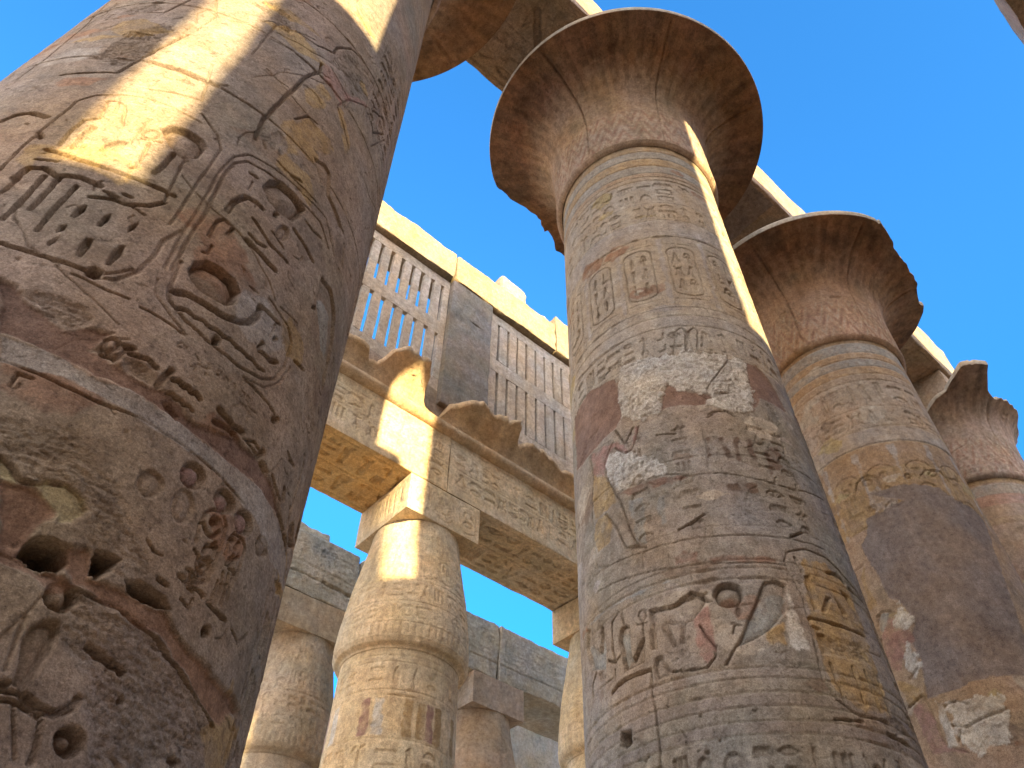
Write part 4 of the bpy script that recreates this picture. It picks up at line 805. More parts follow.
def block(name, b0, b1, mat, base, parent=None, loc=(0, 0, 0), res=.08, rad=.05, amp=.02, seed=1, front=None, bottom=None, left=None, fres=None, bres=None, lres=None, warp=None, fband=None):
    """a dressed stone: six gridded faces, worn edges, optional carved front (-Y), underside and left (-X) face"""
    b0 = np.array(b0, float); b1 = np.array(b1, float); ctr = (b0+b1)/2; hf = (b1-b0)/2
    Vs, Qs, Cs = [], [], []; off = 0
    off3 = np.array(loc)+seed*13.1
    for ax, sg, painter, pres in ((1, -1, front, fres), (1, 1, None, None), (2, -1, bottom, bres), (2, 1, None, None), (0, -1, left, lres), (0, 1, None, None)):
        ua, va = {1: (0, 2), 2: (0, 1), 0: (1, 2)}[ax]
        st = pres if painter and pres else res
        nu = max(3, int(hf[ua]*2/st)+1); nv = max(3, int(hf[va]*2/st)+1)
        U = np.linspace(b0[ua], b1[ua], nu); Vv = np.linspace(b0[va], b1[va], nv)
        P = np.empty((nv, nu, 3), np.float32); P[..., ua] = U; P[..., va] = Vv[:, None]; P[..., ax] = ctr[ax]+sg*hf[ax]
        W = P + off3
        C = stone_tint(W, base, seed)
        hgt = 0
        if painter:
            Fd = Field(U, Vv, base, seed+ax); Fd.C = C; painter(Fd); C = Fd.C; hgt = Fd.height(.8)
        n = fbm(W, 1.5, 4, seed+70); n_ = fbm(W, 6, 3, seed+75)
        rr = rad*np.clip(.55+1.7*np.maximum(n, -.2)+.8*n_, .12, 3.2)
        rr = np.minimum(rr, hf.min()*.8)[..., None]
        q = np.clip(P, b0+rr, b1-rr); dv = P-q; ln = np.linalg.norm(dv, axis=-1, keepdims=True)
        P2 = q + dv/np.maximum(ln, 1e-6)*np.minimum(rr, ln)
        for a in range(3): P2[..., a] += amp*fbm(W, 1.2, 4, seed+80+a*5)
        if painter is not None:
            e = np.minimum(np.minimum(U-b0[ua], b1[ua]-U)[None], np.minimum(Vv-b0[va], b1[va]-Vv)[:, None])
            P2[..., ax] += sg*hgt*ss(e/.05)
        if warp: P2 = warp(P2)
        qd = grid_quads(nv, nu, off)
        if (sg < 0) != (ax == 1): qd = qd[:, ::-1]
        if ax == 1: qd = qd[:, ::-1] if sg > 0 and False else qd
        Vs.append(P2.reshape(-1, 3)); Qs.append(qd); Cs.append(C.reshape(-1, 3)); off += nu*nv
    o = link_mesh(name, np.concatenate(Vs), np.concatenate(Qs), np.concatenate(Cs), mat, parent, loc)
    me = o.data
    bm = bmesh.new(); bm.from_mesh(me); bmesh.ops.recalc_face_normals(bm, faces=bm.faces); bm.to_mesh(me); bm.free()
    return o
import bmesh

# ------------------------------------------------------------------ painters for the shafts
def drums(F, z0, z1, rng, h=1.05, Rf=1.65, chip=.06, wj=.012):
    z = z0
    while z < z1:
        F.ring(z, wj, .014, chip)
        for k in range(2):
            u = R_(rng.uniform(-250, 60))*Rf; F.groove([(u, z), (u+rng.uniform(-.02, .02), z+h*.5), (u+rng.uniform(-.03, .03), z+h)], .012, .012)
        z += h*rng.uniform(.85, 1.15)
def scars(F, n, rng, u0, u1, v0, v1, s=.25):
    for k in range(n):
        u, v = rng.uniform(u0, u1), rng.uniform(v0, v1); a = s*rng.uniform(.3, 1.2); q = rng.uniform(.4, 1.2)
        pts = [(u+a*math.cos(t)*rng.uniform(.6, 1.2), v+a*q*math.sin(t)*rng.uniform(.6, 1.2)) for t in np.linspace(0, 6.28, 9)[:-1]]
        F.peck(pts, rng.uniform(.006, .014), rng.uniform(.002, .014))
def cracks(F, n, rng, u0, u1, v0, v1):
    for k in range(n):
        u, v = rng.uniform(u0, u1), rng.uniform(v0, v1); a = rng.uniform(0, 6.28); pts = [(u, v)]
        for i in range(rng.randint(4, 9)):
            a += rng.uniform(-.6, .6); u += .12*math.cos(a); v += .12*math.sin(a); pts.append((u, v))
        F.groove(pts, rng.uniform(.006, .012), .012)
def wear(F, rng, u0, u1, v0, v1, n, s=.3, cs=(11, 11, 12, 4, 7, 2)):
    """patches of cleaner and dirtier stone, nicks and pin holes"""
    for k in range(n):
        u, v = rng.uniform(u0, u1), rng.uniform(v0, v1); a = s*rng.uniform(.2, 1); q = rng.uniform(.3, 1)
        F.paint([(u+a*math.cos(t)*rng.uniform(.5, 1.2), v+a*q*math.sin(t)*rng.uniform(.5, 1.2)) for t in np.linspace(0, 6.28, 10)[:-1]], int(rng.choice(cs)), 0, 0)
    for k in range(n*3):
        u, v = rng.uniform(u0, u1), rng.uniform(v0, v1); a = rng.uniform(0, 6.28); l = rng.uniform(.02, .13)
        F.groove([(u, v), (u+l*.5*math.cos(a), v+l*.5*math.sin(a)), (u+l*math.cos(a+.5), v+l*math.sin(a+.5))], rng.uniform(.007, .013), rng.uniform(.006, .014))
    for k in range(n):
        u, v = rng.uniform(u0, u1), rng.uniform(v0, v1); F.hole(_circ(u, v, rng.uniform(.006, .02), rng.uniform(.006, .022), 6)[:-1], .03)
def stripes(F, zs, ci):
    for k in range(len(zs)-1):
        F.band(min(zs[k], zs[k+1])+.008, max(zs[k], zs[k+1])-.008, ci[k], .75, .006); F.ring(zs[k+1], .014, .010, .02)

def paint_A(F):
    rng = np.random.RandomState(11); Rf = 1.65
    F.ring(10.9, .012, .012, .05); F.ring(9.75, .012, .012, .05); F.ring(8.62, .012, .012, .06); F.ring(7.35, .014, .014, .06)
    cracks(F, 26, rng, R_(-175)*Rf, R_(0)*Rf, 2.6, 11)
    scars(F, 14, rng, R_(-175)*Rf, R_(0)*Rf, 2.4, 11, .16)
    wear(F, rng, R_(-175)*Rf, R_(0)*Rf, 2.5, 11, 80, .35, (2, 12, 12, 3))
    # columns of small signs round the right-hand side and the far left
    for a in (-62, -54, -46):
        F.groove([(R_(a)*Rf, 8.9), (R_(a)*Rf, 10.9)], .012, .01)
        for k in range(9): F.glyph(rng.choice(FLAT+TALL), R_(a+.8)*Rf, 9.0+.2*k, .18, .17, .022)
    for a, z0, z1 in ((-32, 5.6, 9.8), (-22, 5.2, 10.5), (-40, 3.0, 5.0), (-30, 3.2, 5.0)):
        F.groove([(R_(a)*Rf, z0), (R_(a)*Rf, z1)], .02, .018)
        for k in range(int((z1-z0)/.34)): F.glyph(rng.choice(FLAT+TALL), R_(a+1)*Rf, z0+.34*k+.03, .24, .28, .03)
    F.line_of_glyphs(R_(-160)*Rf, R_(-132)*Rf, 5.0, 5.75, .45, .03, rng)
    F.band(6.2, 6.25, 4, .0)
    for a, z, ci in ((-85, 5.75, 2), (-80, 5.5, 2), (-66, 4.4, 2), (-95, 4.2, 2), (-120, 4.4, 5), (-130, 8.0, 3), (-140, 7.4, 4), (-75, 7.0, 3), (-70, 5.4, 4)):
        u = R_(a)*Rf; F.paint([(u+.3*rng.uniform(.5, 1)*math.cos(t), z+.25*rng.uniform(.5, 1)*math.sin(t)) for t in np.linspace(0, 6.28, 9)[:-1]], ci, 0, 0)
    for k in range(26):
        u = R_(rng.uniform(-165, -20))*Rf; v = rng.uniform(3, 10); g = rng.choice(TALL+FLAT); F.glyph(g, u, v, rng.uniform(.14, .34), rng.uniform(.16, .4), .009)
    F.trace(TR_A, Rf, 1.05, .72)
def common_top(F, rng, Rf, u0, u1):
    stripes(F, [16.5, 16.17, 15.88, 15.58, 15.28, 15.12, 14.98], [3, 6, 3, 6, (.37, .26, .17), (.40, .31, .22)])
    F.line_of_glyphs(u0, u1, 14.18, 14.94, .42, .030, rng); F.ring(14.14, .014, .012)
    F.line_of_glyphs(u0, u1, 13.58, 14.10, .36, .028, rng); F.ring(13.54, .014, .01)
    F.band(13.56, 14.12, 3, .25); F.band(13.04, 13.52, 4, .8, .004)
def paint_B(F):
    rng = np.random.RandomState(22); Rf = 1.65; u0, u1 = R_(-240)*Rf, R_(-40)*Rf
    F.band(9.9, 16.5, 11, .85, 0, .3)  # paler upper shaft, colour standing in for stronger light higher up
    common_top(F, rng, Rf, u0, u1)
    F.ring(13.0, .016, .016, .05)
    F.band(11.05, 12.98, 3, .28)
    k = 0; u = u0
    while u < u1:                                         # painted royal rings between white posts
        F.paint([(u, 11.1), (u+.09, 11.1), (u+.09, 12.9), (u, 12.9)], 4, 0, 0); F.groove([(u+.1, 11.1), (u+.1, 12.9)], .012, .01)
        F.cartouche(u+.14, 11.32, .46, 1.35, .042, rng, .02, 3); F.groove([(u+.12, 12.76), (u+.62, 12.76)], .016, .014); F.groove([(u+.12, 11.24), (u+.62, 11.24)], .016, .014)
        u += .72; k += 1
    for z in (11.02, 10.82, 10.56): F.ring(z, .015, .014, .04)
    F.band(10.58, 10.8, 4, .5, .004)
    F.line_of_glyphs(u0, u1, 10.0, 10.5, .34, .034, rng, skip=.02); F.ring(9.96, .014, .012, .05)
    wear(F, rng, u0, u1, 4.3, 16, 90, .35); cracks(F, 18, rng, u0, u1, 5, 10); scars(F, 34, rng, u0, u1, 4.3, 10, .18)
    for a in (-152, -118, -108, -172):
        for k in range(8): F.glyph(rng.choice(FLAT), R_(a)*Rf, 7.0+.21*k, .22, .16, .028)
    F.ring(8.05, .012, .012, .05); F.ring(6.32, .012, .012, .05); F.ring(7.0, .01, .01, .04)
    for z in (6.55, 6.45): F.ring(z, .014, .012, .04)
    for z in (5.34, 5.24, 5.10, 4.97, 4.84, 4.72): F.ring(z, .015, .012, .03)
    F.band(4.98, 5.09, 10, .45); F.band(4.73, 4.83, 10, .5); F.band(5.4, 6.3, 4, .35); F.band(5.25, 5.34, 4, .5)
    F.line_of_glyphs(u0, u1, 4.1, 4.66, .34, .035, rng, skip=.0)
    F.trace(TR_B, Rf, 1.7, .85)
    for a in (-78, -72, -66):
        F.groove([(R_(a)*Rf, 5.0), (R_(a)*Rf, 9.4)], .018, .018)
        for k in range(14): F.glyph(rng.choice(FLAT+TALL), R_(a+.8)*Rf, 5.1+.3*k, .15, .24, .03)
def paint_C(F):
    rng = np.random.RandomState(33); Rf = 1.65; u0, u1 = R_(-250)*Rf, R_(-70)*Rf
    F.band(13, 16.5, 11, .5)  # weaker pale top here too, colour in place of brighter light
    stripes(F, [16.5, 16.3, 15.95, 15.72, 15.45, 15.2, 14.98], [(.43, .27, .13), 6, (.41, .27, .15), 6, (.43, .28, .15), (.38, .28, .2)])
    F.line_of_glyphs(u0, u1, 14.18, 14.94, .45, .034, rng); F.ring(14.14, .014, .012, .03)
    F.line_of_glyphs(u0, u1, 13.6, 14.08, .4, .032, rng); F.ring(13.54, .014, .012, .03); F.band(13.1, 13.5, 4, .75, .004); F.ring(13.08, .018, .018, .05)
    F.band(11.2, 13.06, 3, .8); F.band(12.45, 13.05, 5, .25); u = u0
    while u < u1:
        F.paint([(u, 11.1), (u+.1, 11.1), (u+.06, 12.0), (u+.13, 13.0), (u-.05, 13.0), (u+.02, 12.0)], 4, 0, 0)
        F.cartouche(u+.16, 11.2, .5, 1.3, .03, rng, .02, 3); u += .76
    F.ring(11.0, .016, .016, .05); F.band(7, 11, 3, .2)
    wear(F, rng, u0, u1, 6.5, 16, 60, .4); scars(F, 16, rng, u0, u1, 6.5, 11, .2); cracks(F, 10, rng, u0, u1, 6, 11)
    F.ring(9.4, .012, .012, .05); F.ring(7.9, .012, .012, .05)
    F.trace(TR_C, Rf, 1.5)
    F.ring(9.15, .03, .004)
def paint_D(F):
    rng = np.random.RandomState(44); Rf = 1.65; u0, u1 = R_(-260)*Rf, R_(-60)*Rf
    stripes(F, [16.5, 16.25, 15.85, 15.5, 15.1, 14.9], [(.42, .3, .17), 6, 5, (.36, .28, .22), (.4, .3, .2)])
    F.line_of_glyphs(u0, u1, 13.9, 14.8, .5, .03, rng); F.ring(13.8, .02, .02, .05); F.line_of_glyphs(u0, u1, 12.6, 13.7, .5, .03, rng); F.ring(12.5, .02, .02, .05); F.band(12.5, 13.8, 5, .4)
    wear(F, rng, u0, u1, 9, 16, 40, .4); scars(F, 20, rng, u0, u1, 9, 15, .25)

# ------------------------------------------------------------------ the nave row
XA, SP, NY = .151, 7.313, 4.826
def nave_column(i, x, y, label, group, painter, az, V, seed, base, rc, lo, hi, cap_step, ns, plain=False, ab=1.25, loR=None, abz=20.88):
    t = thing('papyrus_column', label, 'column', (x, y, 0), group)
    shaft_obj(t, loR or NAVE_R, V, az, 1.65, base, seed, painter, STONE, **(dict(lump=.007, rough=.62) if i == 0 else {}))
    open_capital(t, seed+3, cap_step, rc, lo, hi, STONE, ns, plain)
    if abz: block('abacus', (-ab, -ab, 19.45), (ab, ab, abz), STONE2, (.36, .28, .21), t, (0, 0, 0), .12, .04, .015, seed+9)
    return t
full = [(-270, 3.24), (90, 3.24)]
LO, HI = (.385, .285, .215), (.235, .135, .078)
NG = 'great papyrus columns along the nave'
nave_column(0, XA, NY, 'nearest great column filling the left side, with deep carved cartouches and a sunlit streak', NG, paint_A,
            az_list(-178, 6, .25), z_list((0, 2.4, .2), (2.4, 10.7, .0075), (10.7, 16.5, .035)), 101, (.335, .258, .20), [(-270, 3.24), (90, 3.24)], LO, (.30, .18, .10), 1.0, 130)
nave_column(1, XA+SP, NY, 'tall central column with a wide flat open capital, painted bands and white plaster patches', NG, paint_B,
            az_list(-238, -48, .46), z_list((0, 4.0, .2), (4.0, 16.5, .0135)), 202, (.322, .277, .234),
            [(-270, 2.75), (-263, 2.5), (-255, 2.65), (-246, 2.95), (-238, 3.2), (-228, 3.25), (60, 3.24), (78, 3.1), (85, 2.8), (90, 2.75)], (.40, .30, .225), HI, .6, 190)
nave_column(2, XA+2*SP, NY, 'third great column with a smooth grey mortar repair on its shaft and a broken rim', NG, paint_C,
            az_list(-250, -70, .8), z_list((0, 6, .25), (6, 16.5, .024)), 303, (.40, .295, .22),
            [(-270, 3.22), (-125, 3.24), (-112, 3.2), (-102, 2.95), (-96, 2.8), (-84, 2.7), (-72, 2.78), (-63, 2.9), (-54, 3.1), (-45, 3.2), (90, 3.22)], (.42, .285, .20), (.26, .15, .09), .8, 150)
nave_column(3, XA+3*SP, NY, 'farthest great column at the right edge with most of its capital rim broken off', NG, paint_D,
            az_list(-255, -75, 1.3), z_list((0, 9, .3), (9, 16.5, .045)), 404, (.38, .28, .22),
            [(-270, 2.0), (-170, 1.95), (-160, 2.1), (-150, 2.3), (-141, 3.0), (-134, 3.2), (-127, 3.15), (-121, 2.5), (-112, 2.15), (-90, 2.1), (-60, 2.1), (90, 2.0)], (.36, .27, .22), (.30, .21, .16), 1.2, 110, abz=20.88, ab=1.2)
# ------------------------------------------------------------------ painters for flat stones
def p_front_arch(seed, d=.026, rows=((.28, .80), (.86, 1.4)), cell=.5, tint=None):
    def f(F):
        rng = np.random.RandomState(seed); z0, z1, x0, x1 = F.V[0], F.V[-1], F.U[0], F.U[-1]
        for a, b in rows:
            F.line_of_glyphs(x0+.12, x1-.12, z0+a, z0+b, cell, d, rng, skip=.03)
            F.ring(z0+a-.03, .016, .014); F.ring(z0+b+.03, .016, .014)
        cracks(F, 5, rng, x0, x1, z0, z1); scars(F, 6, rng, x0, x1, z0, z1, .15)
        if tint: F.band(z0, z1, tint, .4)
    return f
def p_soffit(seed, d=.05, cols=2, tint=None, gapline=False):
    def f(F):
        rng = np.random.RandomState(seed); y0, y1, x0, x1 = F.V[0], F.V[-1], F.U[0], F.U[-1]; h = (y1-y0-.3)/cols
        for k in range(cols):
            a = y0+.15+k*h; F.ring(a, .03, .02); F.line_of_glyphs(x0+.1, x1-.1, a+.06, a+h-.06, h*.72, d, rng, skip=.0)
        F.ring(y1-.15, .03, .02)
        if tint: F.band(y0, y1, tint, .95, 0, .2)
        if gapline: F.groove([(x0, (y0+y1)/2), (x1, (y0+y1)/2+.02)], .06, .12)
    return f
def p_abacus(seed, d=.02):
    def f(F):
        rng = np.random.RandomState(seed); z0, z1, x0, x1 = F.V[0], F.V[-1], F.U[0], F.U[-1]; n = 3; w = (x1-x0)/n
        for k in range(n): F.cartouche(x0+k*w+w*.15, z0+.12, w*.7, z1-z0-.24, d, rng, .018, 2)
    return f
def p_plain(seed, courses=()):
    def f(F):
        rng = np.random.RandomState(seed)
        for z in courses: F.ring(z, .016, .02, .08)
        cracks(F, 8, rng, F.U[0], F.U[-1], F.V[0], F.V[-1]); scars(F, 14, rng, F.U[0], F.U[-1], F.V[0], F.V[-1], .25)
    return f

# ------------------------------------------------------------------ beams over the nave columns
ZA, ZB = 20.9, 22.9
GB = 'stone beams over the great columns'
def soffit_AB(F):
    p_soffit(51, .05, 2)(F)
    F.groove([(4.05, 4.2), (4.6, 4.75), (5.3, 5.0)], .16, .10); F.groove([(3.4, 5.2), (3.9, 5.0), (4.1, 5.3), (4.3, 5.0)], .03, .04)
def soffit_BC(F):
    p_soffit(52, .02, 1)(F); F.groove([(11.05, 6.1), (11.2, 5.6), (11.05, 5.2), (11.3, 4.9), (11.25, 4.4), (11.5, 4.0)], .16, .14)
    F.paint([(10.8, 3.6), (12.2, 3.6), (12.3, 5.6), (11.3, 6.0), (11.3, 4.9)], 10, 0, 1)
BEAM_BASE = (.36, .275, .205)
for k, (x0, x1, fn, lb) in enumerate((
    (-7.2, XA-.02, None, 'stone roof beam running left from above the nearest great column'),
    (XA+.02, XA+SP-.03, soffit_AB, 'stone roof beam with carved underside between the nearest column and the wide central capital'),
    (XA+SP+.03, XA+2*SP-.03, soffit_BC, 'cracked stone roof beam between the central capital and the third great column'),
    (XA+2*SP+.03, XA+3*SP+.4, p_soffit(53, .03, 2), 'stone roof beam between the third column and the broken farthest column'))):
    o = block('architrave_beam', (x0, 3.5, ZA), (x1, 6.16, ZB), STONE2, BEAM_BASE, None, (0, 0, 0), .08, .09, .035, 60+k, None, fn, None, None, .03)
    tag(o, lb, 'beam', GB)

# ------------------------------------------------------------------ side row: smaller columns carrying the window wall
YE, XE, SE = 12.997, 8.226, 6.38
YF = YE-1.03
SMALL = lambda z: 1.43-.0239*np.asarray(z)
def bud(z): return np.interp(z, [9.55, 9.6, 9.7, 9.9, 10.3, 11.2, 12.2, 12.6, 12.8], [1.22, 1.33, 1.385, 1.392, 1.37, 1.26, 1.08, 1.02, 1.0])
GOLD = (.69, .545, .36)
def paint_small(seed, tints=True):
    def f(F):
        rng = np.random.RandomState(seed); u0, u1 = F.U[0], F.U[-1]
        for z in (9.35, 9.22, 8.66, 8.55): F.ring(z, .016, .014, .02)
        F.line_of_glyphs(u0, u1, 8.70, 9.18, .42, .026, rng, skip=.02)
        F.ring(7.75, .018, .016, .05); F.line_of_glyphs(u0, u1, 7.05, 7.68, .5, .03, rng); F.ring(7.0, .018, .016, .04)
        F.line_of_glyphs(u0, u1, 5.9, 6.9, .6, .035, rng)
        if tints:
            for k in range(14):
                u = rng.uniform(u0, u1); F.paint([(u, 7.8), (u+.22, 7.8), (u+.2, 8.5), (u+.02, 8.5)], rng.choice([3, 5, 8]), 0, 0)
        scars(F, 20, rng, u0, u1, 6, 9.4, .2); cracks(F, 10, rng, u0, u1, 6, 9.4)
    return f
def paint_bud(seed):
    def f(F):
        rng = np.random.RandomState(seed); u0, u1 = F.U[0], F.U[-1]
        F.ring(9.72, .014, .012); F.ring(9.98, .014, .012)
        u = u0
        while u < u1: F.groove([(u, 9.74), (u, 9.96)], .03, .014); u += .13
        F.line_of_glyphs(u0, u1, 10.05, 10.42, .36, .02, rng); F.ring(10.46, .014, .012)
        F.line_of_glyphs(u0, u1, 10.52, 10.95, .4, .02, rng); F.ring(11.0, .014, .012); F.ring(11.75, .014, .012)
        u = u0
        while u < u1: F.cartouche(u, 11.1, .34, .6, .018, rng, .016, 2); u += .44
        u = u0
        while u < u1: F.groove([(u, 11.85), (u+.1, 12.6)], .014, .01); u += .16
        scars(F, 8, rng, u0, u1, 9.7, 12.6, .15)
    return f
def side_column(x, y, label, seed, base, stp, dz, az0=-215, az1=-45, ab=1.03, abfront=True, mat=None, group='smaller bud columns of the side aisle', zlow=6.0, abacus=True, abl=None):
    mat = mat or STONE
    t = thing('bud_column', label, 'column', (x, y, 0), group)
    az = az_list(az0, az1, stp, 4)
    shaft_obj(t, SMALL, z_list((0, zlow, .3), (zlow, 9.62, dz)), az, 1.25, base, seed, paint_small(seed), mat)
    V = z_list((9.5, 12.8, dz)); P, C = lathe_shaft(bud, V, az, 1.25, base, seed+1, paint_bud(seed+1), .01)
    # close the underside of the bud against the shaft
    under = P[:1].copy(); k = 1.15/np.hypot(under[..., 0], under[..., 1]); under[..., 0] *= k; under[..., 1] *= k
    P = np.concatenate([under, P]); C = np.concatenate([C[:1], C]); ny, nx = P.shape[:2]
    link_mesh('capital', P.reshape(-1, 3), grid_quads(ny, nx, 0, True), C.reshape(-1, 3), mat, t)
    if abacus:
        block('abacus', (-(abl or ab), -ab, 12.77), (ab, ab, 13.77), mat, base, t, (0, 0, 0), .08, .02, .008, seed+5, p_abacus(seed) if abfront else None, None, p_abacus(seed+1) if abfront else None, .025, None, .03)
    return t
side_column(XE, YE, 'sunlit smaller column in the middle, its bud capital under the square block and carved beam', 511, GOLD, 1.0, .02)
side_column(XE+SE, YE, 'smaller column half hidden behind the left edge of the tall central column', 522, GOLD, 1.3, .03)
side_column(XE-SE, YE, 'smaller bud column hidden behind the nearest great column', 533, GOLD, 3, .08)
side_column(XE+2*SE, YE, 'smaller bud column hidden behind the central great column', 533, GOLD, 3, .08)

GA = 'carved beams under the window wall'
for k, (x0, x1, lb) in enumerate(((XE-SE-2, XE-.004, 'golden carved beam left of the sunlit smaller column, its underside tinted ochre for reflected sun'),
                                   (XE+.004, XE+SE-.004, 'carved beam right of the sunlit smaller column with a dark carved underside'),
                                   (XE+SE+.02, XE+2*SE+1, 'carved beam continuing behind the tall central column'))):
    fine = k < 2
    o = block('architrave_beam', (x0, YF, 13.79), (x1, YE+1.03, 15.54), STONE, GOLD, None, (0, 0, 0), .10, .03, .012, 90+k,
              p_front_arch(91+k) if fine else None, p_soffit(95+k, .07, 2, (.66, .45, .20) if k == 0 else None) if fine else None, None, .026, .03)  # left underside gets an ochre tint standing in for bounced sunlight
    tag(o, lb, 'beam', GA)

# cornice: round moulding below, hollow curve above, its lip broken at many places
def cornice(x0, x1, label, keep, seed):
    t = thing('cavetto_cornice', label, 'cornice', (x0, YF, 15.5), 'broken cornice pieces under the windows')
    base = (.56, .41, .26)
    X = np.arange(x0, x1+.001, .035); th = np.linspace(R_(-200), R_(30), 18)
    P = np.stack([X[None]+0*th[:, None], YF-.02-.17*np.cos(th)[:, None]*-1*-1+0*X[None], 15.69+.17*np.sin(th)[:, None]+0*X[None]], -1).astype(np.float32)
    P[..., 1] = YF-.03-.18*np.cos(th[:, None]+0)*1
    ph = np.linspace(R_(-100), R_(110), 18)
    P[..., 1] = YF+.02-.19*np.cos(ph)[:, None]; P[..., 2] = 15.69+.19*np.sin(ph)[:, None]
    n = fbm(P, 2.2, 4, seed)*.03 + fbm(P, 9, 3, seed+1)*.012
    P[..., 1] += n; P[..., 2] += n*.6
    C = stone_tint(P, base, seed)
    link_mesh('torus_moulding', (P-[x0, YF, 15.5]).reshape(-1, 3), grid_quads(len(ph), len(X)), C.reshape(-1, 3), STONE, t)
    s = np.linspace(0, 1, 34); kx = np.interp(X, *zip(*keep)); X3 = np.stack([X, 0*X, 0*X], -1)
    stp = _h(np.floor(X*.9+.3*vnoise(X3, 3, seed)).astype(np.int64)+500, np.zeros(len(X), np.int64), np.zeros(len(X), np.int64), seed)-.5     # snapped off block by block
    kx = np.clip(kx+.09*stp+.10*fbm(X3, 1.5, 4, seed+3, .5), .05, 1.0)
    sg = s[:, None]*kx[None]
    Y = YF+.03-.72*sg**2.1; Zz = 15.86+.98*sg
    rows = [np.stack([X[None]+0*sg, Y, Zz], -1)]
    zt = Zz[-1]; yt = Y[-1]
    for dy_, dz_ in ((-.015, .05), (-.01, .11), (.01, .17)): rows.append(np.stack([X, yt+dy_, zt+dz_*np.clip(kx*1.6, .2, 1)], -1)[None])
    zt = zt+.17*np.clip(kx*1.6, .2, 1)
    for q in np.linspace(.06, 1, 12):                       # broken or flat top running back to the wall
        rows.append(np.stack([X, yt+(YF+.30-yt)*q, zt+.08*min(1, q*4)+.04*q], -1)[None])
    P = np.concatenate(rows).astype(np.float32)
    n = fbm(P, 1.6, 5, seed+6, .65)[..., None]; m = fbm(P, 7, 4, seed+8, .7)[..., None]
    e = np.ones((len(P), 1, 1), np.float32)*.025; e[24:44] = .12
    P = P + n*e*np.array([.3, -.8, .9]) + m*e*.5*np.array([0, -.6, .8])
    U = X; C = stone_tint(P, base, seed+2)
    C *= 1+.16*vnoise(np.stack([P[..., 0]*5, P[..., 2]*.4, P[..., 1]*0], -1), 1.0, seed+9)[..., None]        # upright painted reeds of the hollow
    link_mesh('hollow_moulding', (P-[x0, YF, 15.5]).reshape(-1, 3), grid_quads(len(P), len(X)), C.reshape(-1, 3), STONE, t)
cornice(1.0, 7.79, 'broken cornice left of the pier with a jagged sunlit lip', [(1, .7), (4.2, .55), (4.9, .62), (5.35, .62), (5.5, .42), (5.75, .42), (5.95, .85), (6.2, 1.0), (6.9, 1.0), (7.1, .8), (7.25, .25), (7.8, .1)], 717)
cornice(7.792, 22.0, 'broken cornice right of the pier with a ragged brown edge under the pierced stone windows', [(7.8, .15), (8.0, .55), (8.5, .75), (9.2, .8), (10.1, .95), (10.3, .6), (10.7, .78), (11.4, .7), (11.9, .62), (14, .8), (22, .6)], 717)

# window wall
CLR = (.40, .32, .25)
o = block('masonry_sill', (1.0, YF+.16, 15.5), (22.0, YE+.9, 17.15), STONE2, CLR, None, (0, 0, 0), .15, .04, .02, 130); tag(o, 'low masonry course behind the broken cornice below the windows', 'wall')
GP = 'stone piers between the windows'
for k, (xa, xb, lb, pf) in enumerate(((7.72, 9.30, 'grey stone pier between the two pierced stone windows', True), (1.2, 2.85, 'stone pier hidden behind the nearest great column', False), (14.1, 15.7, 'stone pier hidden behind the central great column', False))):
    o = block('window_pier', (xa, YF, 16.55), (xb, YF+1.1, 22.06), STONE3, (.295, .262, .232), None, (0, 0, 0), .09, .04, .03, 140+k, p_plain(141, (17.9, 19.2, 20.6)) if pf else None, None, None, .035); tag(o, lb, 'pier', GP)
def grille(x0, x1, slits, w, th, label, seed, group='pierced stone windows'):
    t = thing('pierced_window', label, 'window', (x0, YF+.16, 17.2), group)
    ox, oy, oz = x0, YF+.16, 17.2
    base = (.60, .505, .415)
    jr = np.random.RandomState(seed)
    bars = []
    def add(nm, a, b, sd): block(nm, (a[0]-ox, a[1]-oy, a[2]-oz), (b[0]-ox, b[1]-oy, b[2]-oz), STONE2, base, t, (0, 0, 0), .07, .022, .012, sd)
    y0, y1 = oy, oy+th
    for z0, z1 in ((16.95, 17.50), (19.33, 19.88), (21.62, 22.02)): add('rail', (x0, y0, z0), (x1, y1, z1), seed)
    for r, (z0, z1) in enumerate(((17.50, 19.33), (19.88, 21.62))):
        e = [x0]+[v for c in slits for v in (c-w/2*jr.uniform(.75, 1.15), c+w/2*jr.uniform(.75, 1.15))]+[x1]
        for k in range(0, len(e), 2):
            if e[k+1]-e[k] > .03: add('bar', (e[k], y0, z0), (e[k+1], y1, z1), seed+k)
grille(2.86, 7.71, [5.24+.366*k for k in range(-6, 7)], .13, .14, 'pierced stone window left of the grey pier with blue sky in its slits', 151)
grille(9.31, 14.09, [9.72+.39*k for k in range(0, 11)], .09, .26, 'pierced stone window right of the grey pier with dark slits', 171)
GR = 'roof slabs above the windows'
for k, (xa, xb, zt, lb) in enumerate(((-3.0, 7.70, 23.42, 'sunlit pale roof slab above the left pierced window'), (7.73, 12.05, 23.42, 'sunlit pale roof slab above the grey pier'), (12.08, 22.0, 24.0, 'sunlit pale roof slab meeting the edge of the central column'))):
    o = block('roof_slab', (xa, YF-.05, 22.07), (xb, YF+1.15, zt), STONE2, (.35, .275, .185), None, (0, 0, 0), .09, .09, .05, 180+k, p_plain(181+k, (22.75,)), None, None, .05); tag(o, lb, 'roof slab', GR)
o = block('loose_block', (9.85, 12.2, 23.40), (10.95, 13.1, 24.72), STONE2, (.43, .34, .25), None, (0, 0, 0), .08, .16, .06, 190); tag(o, 'rounded loose block lying on top of the sunlit roof slabs', 'stone block')
